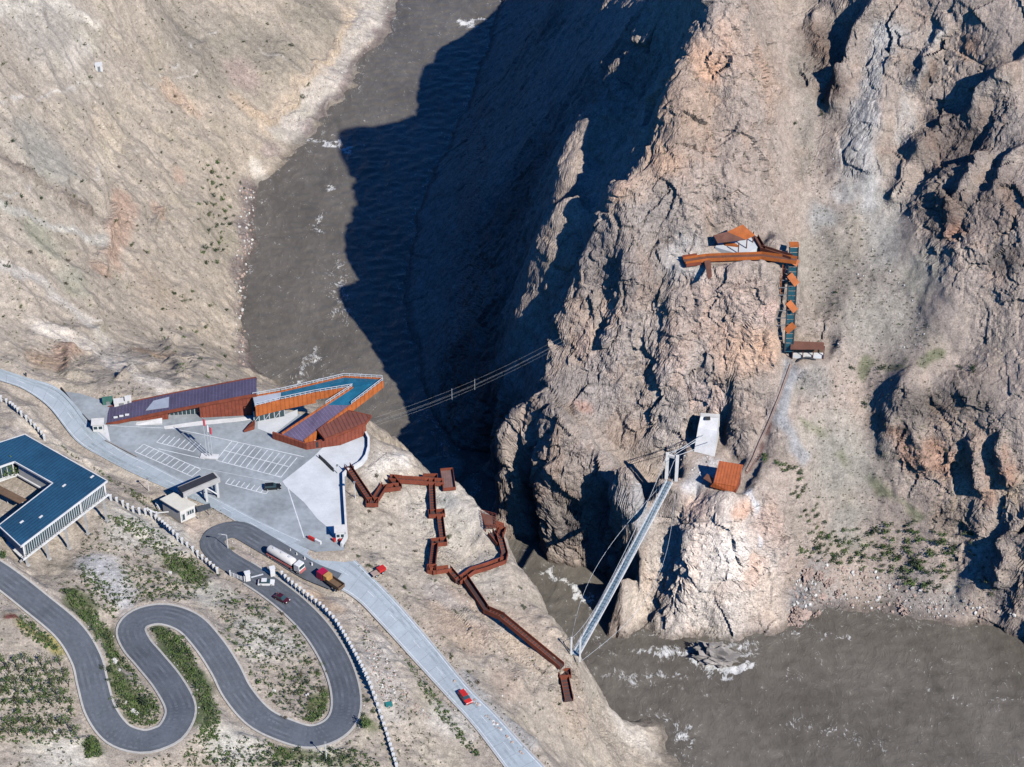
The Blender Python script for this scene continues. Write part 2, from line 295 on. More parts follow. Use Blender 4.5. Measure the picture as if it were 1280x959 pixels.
COL = [
 # hillside left of the river
 ((60,30),60,(178,170,158)),((0,15),(70,4),(112,30),9,(212,203,188)),((105,55),(80,78),9,(205,195,180)),((130,165),24,(202,186,165)),((145,180),(130,212),10,(205,190,168)),
 ((155,250),(140,320),9,(188,160,140)),((200,268),9,(190,164,144)),((130,335),10,(186,160,140)),((220,215),8,(194,168,148)),((215,120),(240,140),10,(200,175,152)),((250,138),8,(210,192,172)),
 ((300,128),(345,152),8,(200,178,154)),((60,200),40,(166,161,149)),((250,60),50,(152,144,131)),((330,60),40,(149,141,127)),((400,20),30,(148,140,126)),((300,92),16,(172,152,143)),
 ((0,195),(110,262),9,(150,137,124)),((0,250),(60,275),(130,300),5,(194,188,176)),((0,330),(50,355),(100,395),(125,420),5,(196,188,176)),((50,290),22,(164,161,140)),((90,350),18,(168,163,145)),
 ((40,408),(110,432),(200,488),9,(224,212,195)),((130,425),(175,455),9,(215,203,186)),((60,450),16,(182,156,131)),((85,458),(75,430),7,(190,160,138)),((190,440),16,(164,140,118)),((210,490),(300,485),8,(205,192,172)),
 ((316,235),(302,330),(308,400),(312,460),10,(138,126,121)),((335,465),9,(115,118,122)),((275,300),26,(166,156,139)),((190,360),28,(176,160,142)),
 ((482,0),(432,78),(362,165),14,(196,187,176)),((492,20),(430,105),(380,165),4,(158,143,138)),((440,15),(402,85),(360,125),(335,160),5,(208,188,164)),((322,212),(332,225),8,(210,200,185)),((340,190),10,(165,150,142)),
 ((265,38),(240,58),(216,86),1.2,(208,202,192)),((0,128),(60,120),(120,98),(200,108),(245,92),1.3,(206,198,186)),((170,190),(120,215),(60,232),(0,238),1.2,(202,194,182)),((25,335),(70,368),(120,400),1.5,(206,198,188)),((300,40),(345,75),(400,110),1.3,(190,182,172)),
 # near bank
 ((480,580),16,(208,198,182)),((505,575),10,(212,202,188)),((560,650),38,(194,184,168)),((553,625),12,(182,182,176)),((500,690),34,(188,175,156)),((600,720),20,(194,184,168)),((580,775),36,(180,156,133)),((540,740),(620,790),10,(172,162,150)),((650,800),30,(190,170,147)),((720,885),26,(180,160,140)),
 ((765,890),(800,930),12,(206,194,177)),((590,850),(660,930),10,(168,163,156)),((640,860),16,(178,158,138)),((470,800),(480,880),16,(190,180,166)),((560,900),18,(192,184,170)),((430,750),(455,790),12,(188,174,156)),
 ((40,530),(100,570),(200,600),10,(200,186,164)),((20,520),14,(188,176,158)),((20,545),20,(172,160,146)),
 # gardens inside the bends
 ((180,660),34,(184,178,164)),((120,700),(150,745),14,(172,170,167)),((330,800),28,(180,174,160)),((270,745),20,(174,168,152)),((20,860),26,(168,157,143)),((80,945),24,(194,186,169)),((400,945),20,(186,180,160)),((300,935),22,(190,184,168)),((240,660),12,(192,172,152)),((270,690),(380,730),3,(182,165,150)),((400,745),(430,760),8,(172,148,122)),
 ((165,885),(150,860),11,(98,112,62)),((203,786),(240,840),(262,905),7,(94,108,64)),((130,790),(150,840),(165,880),7,(108,116,72)),((85,742),(120,785),8,(124,128,88)),((205,695),(240,722),9,(136,140,100)),((395,885),(412,868),5,(108,116,66)),((282,690),3,(120,122,70)),((35,785),(68,808),8,(152,140,72)),((112,935),8,(102,115,66)),((350,945),(420,952),9,(130,134,90)),((2,742),(12,748),2.6,(104,40,38)),((12,772),(46,788),2.6,(104,40,38)),((455,900),8,(140,142,98)),((150,770),(120,745),6,(170,160,148)),
 # far bank: the ridge
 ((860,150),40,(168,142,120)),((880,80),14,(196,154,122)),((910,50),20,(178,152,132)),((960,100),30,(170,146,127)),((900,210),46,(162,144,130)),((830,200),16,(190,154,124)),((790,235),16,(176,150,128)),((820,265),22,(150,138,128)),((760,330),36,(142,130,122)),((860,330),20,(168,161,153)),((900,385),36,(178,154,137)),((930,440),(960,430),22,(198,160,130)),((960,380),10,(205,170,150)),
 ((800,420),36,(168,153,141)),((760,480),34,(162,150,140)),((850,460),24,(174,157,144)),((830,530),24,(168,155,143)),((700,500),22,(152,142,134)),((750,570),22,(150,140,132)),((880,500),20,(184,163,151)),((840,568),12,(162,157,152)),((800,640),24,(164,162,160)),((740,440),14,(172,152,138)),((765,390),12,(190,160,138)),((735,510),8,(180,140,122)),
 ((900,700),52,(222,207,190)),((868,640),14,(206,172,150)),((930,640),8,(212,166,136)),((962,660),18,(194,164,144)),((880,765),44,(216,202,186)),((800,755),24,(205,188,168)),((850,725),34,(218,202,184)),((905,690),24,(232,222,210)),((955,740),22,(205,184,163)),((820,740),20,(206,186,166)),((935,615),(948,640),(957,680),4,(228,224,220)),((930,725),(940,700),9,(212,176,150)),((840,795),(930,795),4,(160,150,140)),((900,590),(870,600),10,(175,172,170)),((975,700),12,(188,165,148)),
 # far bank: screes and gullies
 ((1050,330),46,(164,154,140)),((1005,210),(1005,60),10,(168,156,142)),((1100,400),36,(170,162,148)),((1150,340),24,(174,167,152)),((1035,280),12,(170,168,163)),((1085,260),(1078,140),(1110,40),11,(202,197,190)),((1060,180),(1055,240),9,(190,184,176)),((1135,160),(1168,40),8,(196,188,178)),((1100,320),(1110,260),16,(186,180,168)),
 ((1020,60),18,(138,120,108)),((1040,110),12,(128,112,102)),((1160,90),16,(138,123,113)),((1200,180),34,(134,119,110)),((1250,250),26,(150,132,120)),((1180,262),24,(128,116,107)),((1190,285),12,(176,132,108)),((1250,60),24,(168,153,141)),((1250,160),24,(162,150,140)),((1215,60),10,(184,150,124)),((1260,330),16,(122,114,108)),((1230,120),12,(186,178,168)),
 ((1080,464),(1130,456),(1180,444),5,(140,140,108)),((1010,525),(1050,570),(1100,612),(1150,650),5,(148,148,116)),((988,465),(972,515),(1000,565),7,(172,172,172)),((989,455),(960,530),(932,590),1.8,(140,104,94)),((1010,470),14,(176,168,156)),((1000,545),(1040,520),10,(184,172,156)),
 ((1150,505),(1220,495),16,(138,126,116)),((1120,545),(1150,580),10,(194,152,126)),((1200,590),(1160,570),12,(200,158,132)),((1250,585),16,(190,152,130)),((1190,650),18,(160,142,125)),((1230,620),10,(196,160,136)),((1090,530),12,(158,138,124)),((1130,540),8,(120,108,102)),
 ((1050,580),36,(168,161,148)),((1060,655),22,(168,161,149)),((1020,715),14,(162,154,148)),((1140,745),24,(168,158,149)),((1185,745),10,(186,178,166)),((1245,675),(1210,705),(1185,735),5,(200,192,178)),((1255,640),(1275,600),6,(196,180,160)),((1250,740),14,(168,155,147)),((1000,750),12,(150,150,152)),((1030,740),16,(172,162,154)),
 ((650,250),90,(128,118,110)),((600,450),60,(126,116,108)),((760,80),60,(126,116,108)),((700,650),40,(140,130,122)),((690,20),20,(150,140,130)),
]
ROCK = [((650,250),90,.9),((760,100),60,.9),((600,450),60,.9),((860,150),60,.9),((900,60),40,.75),((820,300),60,1),((760,420),60,1),((700,520),50,1),((880,420),50,.9),((830,500),40,1),((900,700),40,.40),((850,740),30,.6),((960,660),20,.7),((1010,120),(990,200),14,.15),((1050,330),40,.05),((1100,420),40,.08),((1020,250),20,.06),((1085,200),(1080,100),12,.5),((1030,80),18,.8),
 ((1060,80),20,.9),((1150,60),40,.9),((1200,160),50,1),((1230,280),40,1),((1150,200),16,.8),((1170,255),20,1),((1150,500),(1220,500),14,.6),((1150,560),(1240,580),22,1),((1200,640),20,.6),((1050,580),40,.08),((1130,400),40,.06),((1060,250),24,.1),((1180,420),24,.15),((1250,420),22,.4),((1100,330),30,.06),((1250,350),20,.7),((1280,500),30,.3),((1120,150),20,.4),((1100,690),50,.1),((1000,560),30,.12),((1180,740),24,.15),((1265,720),16,.8),((1275,640),16,.8),((790,650),20,.25),((840,570),14,.4),((760,610),24,1),((700,650),40,1),((950,530),20,.6),((1000,500),12,.2),
 ((480,575),(530,610),14,.4),((310,300),(308,440),8,.6),((335,468),8,.9),((150,260),(130,330),10,.4),((130,165),16,.4),((60,448),(120,455),8,.5),((170,440),(240,450),10,.45),((330,140),8,.4),((205,268),8,.5),((440,20),(340,160),3,.5),((215,120),8,.4),((40,215),(100,255),8,.3),((345,190),8,.5),((600,860),(640,910),8,.35),((60,440),(200,440),14,.3),((1020,740),14,.4),((700,30),20,.7),((960,100),24,.7),((560,660),16,.2),((700,850),(775,945),16,.5),((560,720),60,.24),((540,760),(660,830),14,.4),((470,800),20,.3),((600,900),(650,945),10,.5),((740,880),(800,940),10,.4),((640,600),14,.9),((890,690),(880,760),20,.38)]
# ------------------------------------------------------------------ material helpers
def nodes(name):
    m = bpy.data.materials.new(name); m.use_nodes = True
    nt = m.node_tree; b = nt.nodes['Principled BSDF']; return m, nt, b
def N(nt, t, **k):
    n = nt.nodes.new(t)
    for a, v in k.items():
        if a.startswith('i_'): n.inputs[a[2:].replace('_', ' ')].default_value = v
        else: setattr(n, a, v)
    return n
def L(nt, a, b): nt.links.new(a, b)
def mixc(nt, fac, a, b, mode='MIX'):
    n = nt.nodes.new('ShaderNodeMix'); n.data_type = 'RGBA'; n.blend_type = mode
    for sock, val in ((n.inputs[0], fac), (n.inputs[6], a), (n.inputs[7], b)):
        if hasattr(val, 'links'): nt.links.new(val, sock)
        elif isinstance(val, (int, float)): sock.default_value = val
        else: sock.default_value = (*val[:3], 1)
    return n.outputs[2]
def ramp(nt, src, a, b, lo=0.0, hi=1.0):
    n = nt.nodes.new('ShaderNodeMapRange'); n.inputs[1].default_value = a; n.inputs[2].default_value = b
    n.inputs[3].default_value = lo; n.inputs[4].default_value = hi; nt.links.new(src, n.inputs[0]); return n.outputs[0]
def noise(nt, co, scale, detail=4, rough=.55):
    n = nt.nodes.new('ShaderNodeTexNoise'); n.inputs['Scale'].default_value = scale; n.inputs['Detail'].default_value = detail; n.inputs['Roughness'].default_value = rough
    nt.links.new(co, n.inputs['Vector']); return n.outputs[0]
def bump(nt, h, dist, strength=1.0):
    n = nt.nodes.new('ShaderNodeBump'); n.inputs['Distance'].default_value = dist; n.inputs['Strength'].default_value = strength
    nt.links.new(h, n.inputs['Height']); return n.outputs[0]
MATS = {}
def paint(name, col, rough=.6, var=.18, scale=.8, metal=0.0, stripes=None, bmp=0.0):
    """a worn even surface: mottled by two noises; stripes=(direction, metres, darker factor)"""
    m, nt, b = nodes(name)
    co = N(nt, 'ShaderNodeTexCoord').outputs['Object']
    n1 = noise(nt, co, scale, 5); n2 = noise(nt, co, scale * 7, 3)
    v = ramp(nt, n1, .3, .7, 1 - var, 1 + var)
    v2 = ramp(nt, n2, .3, .7, 1 - var * .5, 1 + var * .5)
    c = mixc(nt, 1.0, col, v, 'MULTIPLY'); c = mixc(nt, 1.0, c, v2, 'MULTIPLY')
    if stripes:
        (dx, dy, dz), per, dark = stripes
        dp = N(nt, 'ShaderNodeVectorMath', operation='DOT_PRODUCT'); L(nt, co, dp.inputs[0]); dp.inputs[1].default_value = (dx / per, dy / per, dz / per)
        fr = N(nt, 'ShaderNodeMath', operation='FRACT'); L(nt, dp.outputs['Value'], fr.inputs[0])
        st = N(nt, 'ShaderNodeMath', operation='LESS_THAN'); L(nt, fr.outputs[0], st.inputs[0]); st.inputs[1].default_value = .22
        c = mixc(nt, st.outputs[0], c, mixc(nt, 1.0, c, (dark,) * 3, 'MULTIPLY'))
        if bmp: L(nt, bump(nt, st.outputs[0], bmp), b.inputs['Normal'])
    L(nt, c, b.inputs['Base Color']); b.inputs['Roughness'].default_value = rough; b.inputs['Metallic'].default_value = metal
    MATS[name] = m; return m

# ------------------------------------------------------------------ the ground mesh
NX, NY = 1120, 1520
xs = np.linspace(X0, X1, NX)
yd = np.arange(Y0, Y1 + .01, .5)
DX, DY = np.meshgrid(xs, yd)
DZ = bilin(GZ, X0, Y0, GS, DX, DY)
ZB = DZ.copy()
for _ in range(6):
    ZB[:, 1:-1] = (ZB[:, :-2] + 2 * ZB[:, 1:-1] + ZB[:, 2:]) / 4; ZB[1:-1] = (ZB[:-2] + 2 * ZB[1:-1] + ZB[2:]) / 4
dzy = np.diff(ZB, axis=0); ds = np.sqrt(.25 + dzy * dzy)
# finer towards the camera
ds *= (1.25 - .5 * (yd[:-1] - 380) / 500).clip(.7, 1.3)[:, None]
cum = np.vstack([np.zeros(NX), np.cumsum(ds, axis=0)])
YY = np.empty((NY, NX)); KB = 10
tt = np.linspace(0, 1, NY)
for i in range(NX): YY[:, i] = np.interp(tt * cum[-1, i], cum[:, i], yd)
_c = np.cumsum(np.pad(YY, ((0, 0), (KB + 1, KB)), mode='edge'), axis=1); YY = (_c[:, 2 * KB + 1:] - _c[:, :-2 * KB - 1]) / (2 * KB + 1)
XX = np.tile(xs, (NY, 1))
ZZ = bilin(GZ, X0, Y0, GS, XX, YY)
# normals of the smooth ground
BG = GZ.copy()
for _ in range(3):
    BG[:, 1:-1] = (BG[:, :-2] + 2 * BG[:, 1:-1] + BG[:, 2:]) / 4; BG[1:-1] = (BG[:-2] + 2 * BG[1:-1] + BG[2:]) / 4
gY, gX = np.gradient(BG, GS)
sx = bilin(gX, X0, Y0, GS, XX, YY).ravel(); sy = bilin(gY, X0, Y0, GS, XX, YY).ravel()
sm = bilin(SMOOTH, X0, Y0, GS, XX, YY).ravel().astype(np.float32)
V = np.stack([XX.ravel(), YY.ravel(), ZZ.ravel()], 1).astype(np.float32)
nrm = np.stack([-sx, -sy, np.ones_like(sx)], 1).astype(np.float32); nl = np.linalg.norm(nrm, axis=1)[:, None]; nrm /= nl
slope = np.degrees(np.arctan(np.hypot(sx, sy))).astype(np.float32)
x, y, z = V.T
wx = fbm(x / 14, y / 14, z / 14, 3, 11); wy = fbm(x / 14, y / 14, z / 14, 3, 21)
wob = np.stack([wx, wy, wx * -.6 + wy * .5], 1).astype(np.float32)
# which bank: right of the river's middle line
mid_r = np.array([W(u, v, 0) for u, v in [(560,-60),(585,20),(520,120),(440,230),(420,330),(430,420),(485,520),(545,630),(655,765),(715,815),(900,870),(1400,920)]])
_o = np.argsort(-mid_r[:, 1])
def far_side(px, py): return ((px > np.interp(-py, -mid_r[_o, 1], mid_r[_o, 0])) & (py > 440)) | ((px > 60) & (py > 455))
right = far_side(x, y)
rock0 = np.where(right, .30, .12).astype(np.float32)[:, None]
rock = field(V + wob * 9, ROCK, rock0, .10)[:, 0]
rock = np.clip(rock + .35 * sstep(44, 64, slope) * sstep(.15, .45, rock), 0, 1) * (1 - sm)
# relief
ang = .45
ca, sa = math.cos(ang), math.sin(ang)
xa = x * ca + y * sa; ya = -x * sa + y * ca
fine = np.zeros_like(x); cr = np.zeros_like(x)
k = np.nonzero(rock > .05)[0]; xk, yk, zk = x[k] + wx[k] * 2, y[k] + wy[k] * 2, z[k]
r1 = ridged(xk / 34, yk / 34, zk / 52, 4, 31)
r2 = ridged(xa[k] / 12, ya[k] / 15, zk / 17, 4, 41)
D1, h1, e1 = cells(xk / 11, yk / 11, zk / 14, 51)
D2, h2, e2 = cells(xk / 4.2, yk / 4.2, zk / 5.2, 61)
D3, h3, e3 = cells(xk / 1.7, yk / 1.7, zk / 2.1, 66)
def tiltf(D, h):
    a = (h & np.uint32(255)).astype(np.float32) / 255 * 6.283; c = ((h >> np.uint32(8)) & np.uint32(255)).astype(np.float32) / 255
    return (D[0] * np.cos(a) + D[1] * np.sin(a) + D[2] * (c - .5) * 1.6), c
t1, c1 = tiltf(D1, h1); t2, c2 = tiltf(D2, h2); t3, c3 = tiltf(D3, h3)
rk = rock[k]
disp = np.zeros_like(x)
disp[k] = rk * .66 * ((r1 - .35) * 4.0 + (r2 - .4) * 1.2 + (t1 * 2.9 + (c1 - .5) * 1.5) - .6 * np.exp(-e1 * 12) + (t2 * 1.35 + (c2 - .5) * .7) - .3 * np.exp(-e2 * 9) + t3 * .6 + (c3 - .5) * .3 + fbm(xk / 1.7, yk / 1.7, zk / 1.7, 2, 71) * .4)
soft = (1 - rock) * (1 - sm)
gul = ridged(x / 30 + wx * .5, y / 34 + wy * .5, z / 60, 3, 81)
disp += soft * ((gul - .4) * np.where(right, .9, 2.7) * sstep(12, 28, slope) + fbm(x / 8, y / 8, z / 8, 4, 91) * np.where(right, .8, 1.05) + np.maximum(fbm(x / 1.5, y / 1.5, z / 1.5, 2, 101), .12) * .42)
# rock ribs that stand out of the far bank
RIBS = [((1295,60),(1262,90),(1225,132),(1180,158),(1148,182),3.4,9),((1098,-5),(1072,40),(1052,92),(1045,128),3.6,9),((1178,35),(1160,70),(1148,105),2.6,6),((1150,165),(1132,205),(1122,248),2.6,6.5),((1228,195),(1205,228),(1190,262),2.8,6),((1290,175),(1262,205),(1245,240),3,6),((1285,640),(1262,680),(1246,722),3.2,8),((1150,535),(1158,578),2.6,6),((1216,552),(1224,606),2.8,7),((1250,556),(1260,602),2.6,6),((1115,525),(1108,560),2.4,4),((1020,20),(1030,80),2.4,4),((930,45),(934,80),1.6,3.5),((1010,160),(1002,220),2,2.5),((298,128),(322,138),(348,156),1.6,3),((122,150),(150,186),2.2,4),((146,262),(128,328),2,3.4),((78,432),(98,468),2.2,4),((212,428),(226,472),2.2,4),((20,205),(62,238),(112,262),1.8,3),((205,262),(192,282),1.6,3),((214,108),(240,146),1.6,3),((150,470),(190,455),2,3.5),((420,50),(380,105),(345,150),1.4,2.2),((520,640),(560,700),1.6,1.8),((590,770),(650,850),1.6,2),((690,860),(730,930),2,2.6)]
Pw = V + wob * 5
for *path, rr2, hh2 in RIBS:
    q_ = [hit(*p) for p in path]; best = np.zeros(len(V), np.float32)
    lo, hi = np.min(q_, 0) - 22, np.max(q_, 0) + 22; kk = np.nonzero(((Pw > lo) & (Pw < hi)).all(1))[0]; pk = Pw[kk]; dd = np.full(len(kk), 1e9)
    for a, b in zip(q_[:-1], q_[1:]):
        d = b - a; t = np.clip((pk - a) @ d / (d @ d), 0, 1)[:, None]; dd = np.minimum(dd, ((pk - a - t * d) ** 2).sum(1))
    disp[kk] += hh2 * .72 * (np.exp(-dd / rr2 ** 2) - .45 * np.exp(-dd / (rr2 * 2.4) ** 2)) * (1 - sm[kk]); rock[kk] = np.clip(rock[kk] + .7 * np.exp(-dd / (rr2 * 1.6) ** 2) * (1 - sm[kk]), 0, 1)
disp *= np.where(right, 1, .95)
disp = np.clip(disp, -7, 11)
V2 = V + nrm * disp[:, None]
# folded sideways a little where it is steep, so that faces overhang and split
lat = (rock * sstep(35, 60, slope))[:, None]
V2[:, :2] += (lat * np.stack([fbm(x / 6, y / 6, z / 3.5, 3, 111), fbm(x / 6, y / 6, z / 3.5, 3, 121)], 1) * .7)
# far cliff's foot in the narrows pushed in: overhang added to darken the alcove
_A, _B = np.array((-17., 562.)), np.array((21., 513.))
_d, _t = seg_dist(V[:, 0], V[:, 1], _A, _B)
und = (1 - sstep(11, 22, _d)) * np.clip(1 - V2[:, 2] / 42, 0, 1) * 12.5 * right
V2[:, 0] += und * .83; V2[:, 1] += und * .55
# albedo
def tone(c, d=.60, g=1.12):
    c = lin(c); l = c @ np.array((.25, .6, .15)); return (l + (c - l) * (d if c[1] < c[0] else .85)) * (g if c[1] < c[0] else .9)
pc = V + wob * np.where(right, 7, 6)[:, None]
dflt = np.where(right[:, None], tone((170, 155, 142), .95, 1.16), tone((181, 168, 151), .92, 1.07)).astype(np.float32)
def region(s):
    u, v = s[0]
    if v > 620 and u < 440: return .82, 1.36
    if v > 505 and u < 790 and (u < 620 or v > u * .62 + 270): return .85, 1.2
    if 820 < u < 985 and v > 605: return .8, 1.36
    if u >= 985 and v < 770: return (.85, .95)
    if 770 < u < 985 and 230 < v < 570: return .82, 1.48
    if 700 < u < 985: return .85, 1.36
    return .92, 1.06
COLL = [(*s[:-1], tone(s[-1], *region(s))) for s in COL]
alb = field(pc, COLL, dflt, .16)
n1 = fbm(x / 5, y / 5, z / 5, 4, 131, .6); n2 = fbm(x / 1.5, y / 1.5, z / 1.5, 3, 141, .65); n3 = fbm(x / 26, y / 26, z / 40, 3, 151)
fl_ = fbm(x / 38 + wx, (y + .2 * x) / 5 + wy, z * 0, 4, 181)      # streaks of wash down the left hillside
alb *= (1 + np.where(right, 0, .34) * soft * fl_ * sstep(8, 24, slope))[:, None]
alb *= (1 + .20 * n1 + .32 * n2 + .12 * n3)[:, None]
# rust and grey staining on bare rock, running down the fall line
st = fbm(x / 7 + wx, y / 7 + wy, z / 22, 4, 161)
sta = rock[:, None] * sstep(.02, .30, st)[:, None] * .38 * right[:, None]
alb = alb * (1 - sta) + alb * np.array((1.14, .93, .80), np.float32) * sta
stg = rock[:, None] * sstep(.05, .3, -st)[:, None] * .34 * right[:, None]
alb = alb * (1 - stg) + alb * np.array((.74, .76, .80), np.float32) * stg
# dry scrub tint on soil
gr = (soft * sstep(.1, .4, fbm(x / 10, y / 10, z / 10, 4, 171)))[:, None] * .25
alb = alb * (1 - gr) + alb * np.array((.80, .86, .72), np.float32) * gr
alb = np.clip(alb / LIT, .01, .85)
# damp, dark stones at the waterline
wet = (1 - sstep(.4, 2.4, V2[:, 2]))[:, None]
alb = alb * (1 - wet * .45)
idx = np.arange(NX * NY).reshape(NY, NX)
quads = np.stack([idx[:-1, :-1], idx[:-1, 1:], idx[1:, 1:], idx[1:, :-1]], -1).reshape(-1, 4)
def mesh_np(name, verts, faces, smooth_=True):
    me = bpy.data.meshes.new(name)
    me.vertices.add(len(verts)); me.vertices.foreach_set('co', np.ascontiguousarray(verts, np.float32).ravel())
    nf = len(faces); kk = faces.shape[1]
    me.loops.add(nf * kk); me.loops.foreach_set('vertex_index', np.ascontiguousarray(faces, np.int32).ravel())
    me.polygons.add(nf); me.polygons.foreach_set('loop_start', np.arange(0, nf * kk, kk, dtype=np.int32))
    me.polygons.foreach_set('use_smooth', np.full(nf, smooth_, bool))
    me.update(); return me
me = mesh_np('ground', V2, quads)
me.polygons.foreach_set('use_smooth', rock[quads[:, 0]] < .3)
ca_ = me.color_attributes.new('albedo', 'FLOAT_COLOR', 'POINT')
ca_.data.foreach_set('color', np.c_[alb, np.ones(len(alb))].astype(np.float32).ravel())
at = me.attributes.new('rock', 'FLOAT', 'POINT'); at.data.foreach_set('value', rock.astype(np.float32))
at = me.attributes.new('level', 'FLOAT', 'POINT'); at.data.foreach_set('value', sm)
m, nt, b = nodes('stony ground')
A = N(nt, 'ShaderNodeAttribute', attribute_name='albedo'); K = N(nt, 'ShaderNodeAttribute', attribute_name='rock'); S = N(nt, 'ShaderNodeAttribute', attribute_name='level')
co = N(nt, 'ShaderNodeTexCoord').outputs['Object']
nA = noise(nt, co, .55, 6, .7); nB = noise(nt, co, 2.2, 4, .7); nC = noise(nt, co, .12, 5, .6)
c = mixc(nt, 1.0, A.outputs['Color'], ramp(nt, nA, .28, .72, .72, 1.28), 'MULTIPLY')
c = mixc(nt, 1.0, c, ramp(nt, nB, .3, .7, .74, 1.26), 'MULTIPLY')
# scattered pale and dark stones
vo = N(nt, 'ShaderNodeTexVoronoi'); vo.inputs['Scale'].default_value = 1.1; L(nt, co, vo.inputs['Vector'])
spc = N(nt, 'ShaderNodeSeparateColor'); L(nt, vo.outputs['Color'], spc.inputs[0])
stone = N(nt, 'ShaderNodeMath', operation='MULTIPLY'); L(nt, ramp(nt, vo.outputs['Distance'], .42, .3), stone.inputs[0]); L(nt, ramp(nt, spc.outputs[0], .72, .78), stone.inputs[1])
c = mixc(nt, stone.outputs[0], c, mixc(nt, spc.outputs[1], mixc(nt, 1.0, c, (.62, .62, .62), 'MULTIPLY'), mixc(nt, 1.0, c, (1.3, 1.3, 1.3), 'MULTIPLY')))
L(nt, c, b.inputs['Base Color']); b.inputs['Roughness'].default_value = .95; b.inputs['Specular IOR Level'].default_value = .15
crk = N(nt, 'ShaderNodeTexVoronoi', feature='DISTANCE_TO_EDGE'); crk.inputs['Scale'].default_value = .55
wv = N(nt, 'ShaderNodeVectorMath', operation='MULTIPLY_ADD'); nn = N(nt, 'ShaderNodeTexNoise'); nn.inputs['Scale'].default_value = .5; L(nt, co, nn.inputs['Vector'])
L(nt, nn.outputs['Color'], wv.inputs[0]); wv.inputs[1].default_value = (2.4, 2.4, 2.4); L(nt, co, wv.inputs[2]); L(nt, wv.outputs[0], crk.inputs['Vector'])
hh = N(nt, 'ShaderNodeMath', operation='MULTIPLY'); L(nt, ramp(nt, crk.outputs['Distance'], 0, .22, 0, .4), hh.inputs[0]); L(nt, K.outputs['Fac'], hh.inputs[1])
h2_ = N(nt, 'ShaderNodeMath', operation='ADD'); L(nt, hh.outputs[0], h2_.inputs[0]); L(nt, nA, h2_.inputs[1])
h3_ = N(nt, 'ShaderNodeMath', operation='MULTIPLY_ADD'); L(nt, nB, h3_.inputs[0]); h3_.inputs[1].default_value = .5; L(nt, h2_.outputs[0], h3_.inputs[2])
hk = N(nt, 'ShaderNodeMath', operation='MULTIPLY'); L(nt, h3_.outputs[0], hk.inputs[0]); L(nt, ramp(nt, K.outputs['Fac'], 0, .6, .3, 1), hk.inputs[1]); h3_ = hk
L(nt, bump(nt, h3_.outputs[0], .5, .8), b.inputs['Normal'])
me.materials.append(m)
GROUND = bpy.data.objects.new('ground', me); C.objects.link(GROUND); GROUND['kind'] = 'structure'
bpy.context.view_layer.update()
def ground(u, v):
    """the point of the finished ground seen at pixel (u, v)"""
    o = Vector((0, 0, CAMH)); d = Vector(W(u, v, 0)) - o; d.normalize()
    ok, p, nn_, i = GROUND.ray_cast(o, d)
    return np.array(p) if ok else W(u, v, 0)
def gz(x, y):
    ok, p, nn_, i = GROUND.ray_cast(Vector((x, y, 400)), Vector((0, 0, -1)))
    return p.z if ok else 0.0

# ------------------------------------------------------------------ river
wxs = np.arange(-140, 251, .8); wys = np.arange(Y0, Y1, .8)
WX, WY = np.meshgrid(wxs, wys)
wv_ = np.stack([WX.ravel(), WY.ravel(), np.zeros(WX.size)], 1).astype(np.float32)
FOAM = [((1000,790),0,0)]
FO = [((868,822),(905,838),10,1.0),((905,838),(932,830),8,1.1),((800,815),(860,815),9,.55),((760,845),(850,848),10,.42),((745,790),(760,815),6,.3),((900,805),(945,815),8,.5),((1030,795),(1062,797),3,.5),((840,900),(868,935),7,.55),((805,900),(830,930),6,.5),((1170,868),(1200,872),4,.4),((1240,876),(1262,874),4,.4),((990,850),(985,835),4,.3),((600,24),(580,30),7,.9),((384,170),(402,180),(418,178),(434,188),4.5,.8),((408,238),6,.9),((400,265),(395,290),5,.5),((1020,757),6,.3),((395,440),(375,470),7,.45),((690,715),(735,750),6,.95),((980,900),(1100,930),14,.2),((985,790),(1010,785),5,.5),((1062,795),3,.6),((420,330),(430,400),12,.3),((345,500),(400,470),10,.3),((530,510),(600,615),10,.25)]
fl = []
for s in FO:
    *path, rad, val = s; pts = [W(u, v, 0) for u, v in path]
    r_ = rad * np.linalg.norm(pts[0] - np.array((0, 0, CAMH))) / F
    fl += [(a, b_, r_, val) for a, b_ in zip(pts[:-1], pts[1:])] if len(pts) > 1 else [(pts[0], pts[0], r_, val)]
foam = np.zeros(len(wv_), np.float32); X_, Y_ = wv_[:, 0], wv_[:, 1]
fwx, fwy = fbm(X_ / 5, Y_ / 5, 0 * X_, 4, 211) * 8, fbm(X_ / 5, Y_ / 5, 0 * X_, 4, 221) * 8
for a, b_, r_, val in fl:
    d, _t = seg_dist(X_ + fwx, Y_ + fwy, a, b_)
    foam = np.maximum(foam, val * np.exp(-(d / r_) ** 2))
gzw = bilin(GZ, X0, Y0, GS, X_, Y_)
foam = np.maximum(foam, .16 * np.exp(-((gzw + 1.0) / 1.0) ** 2))
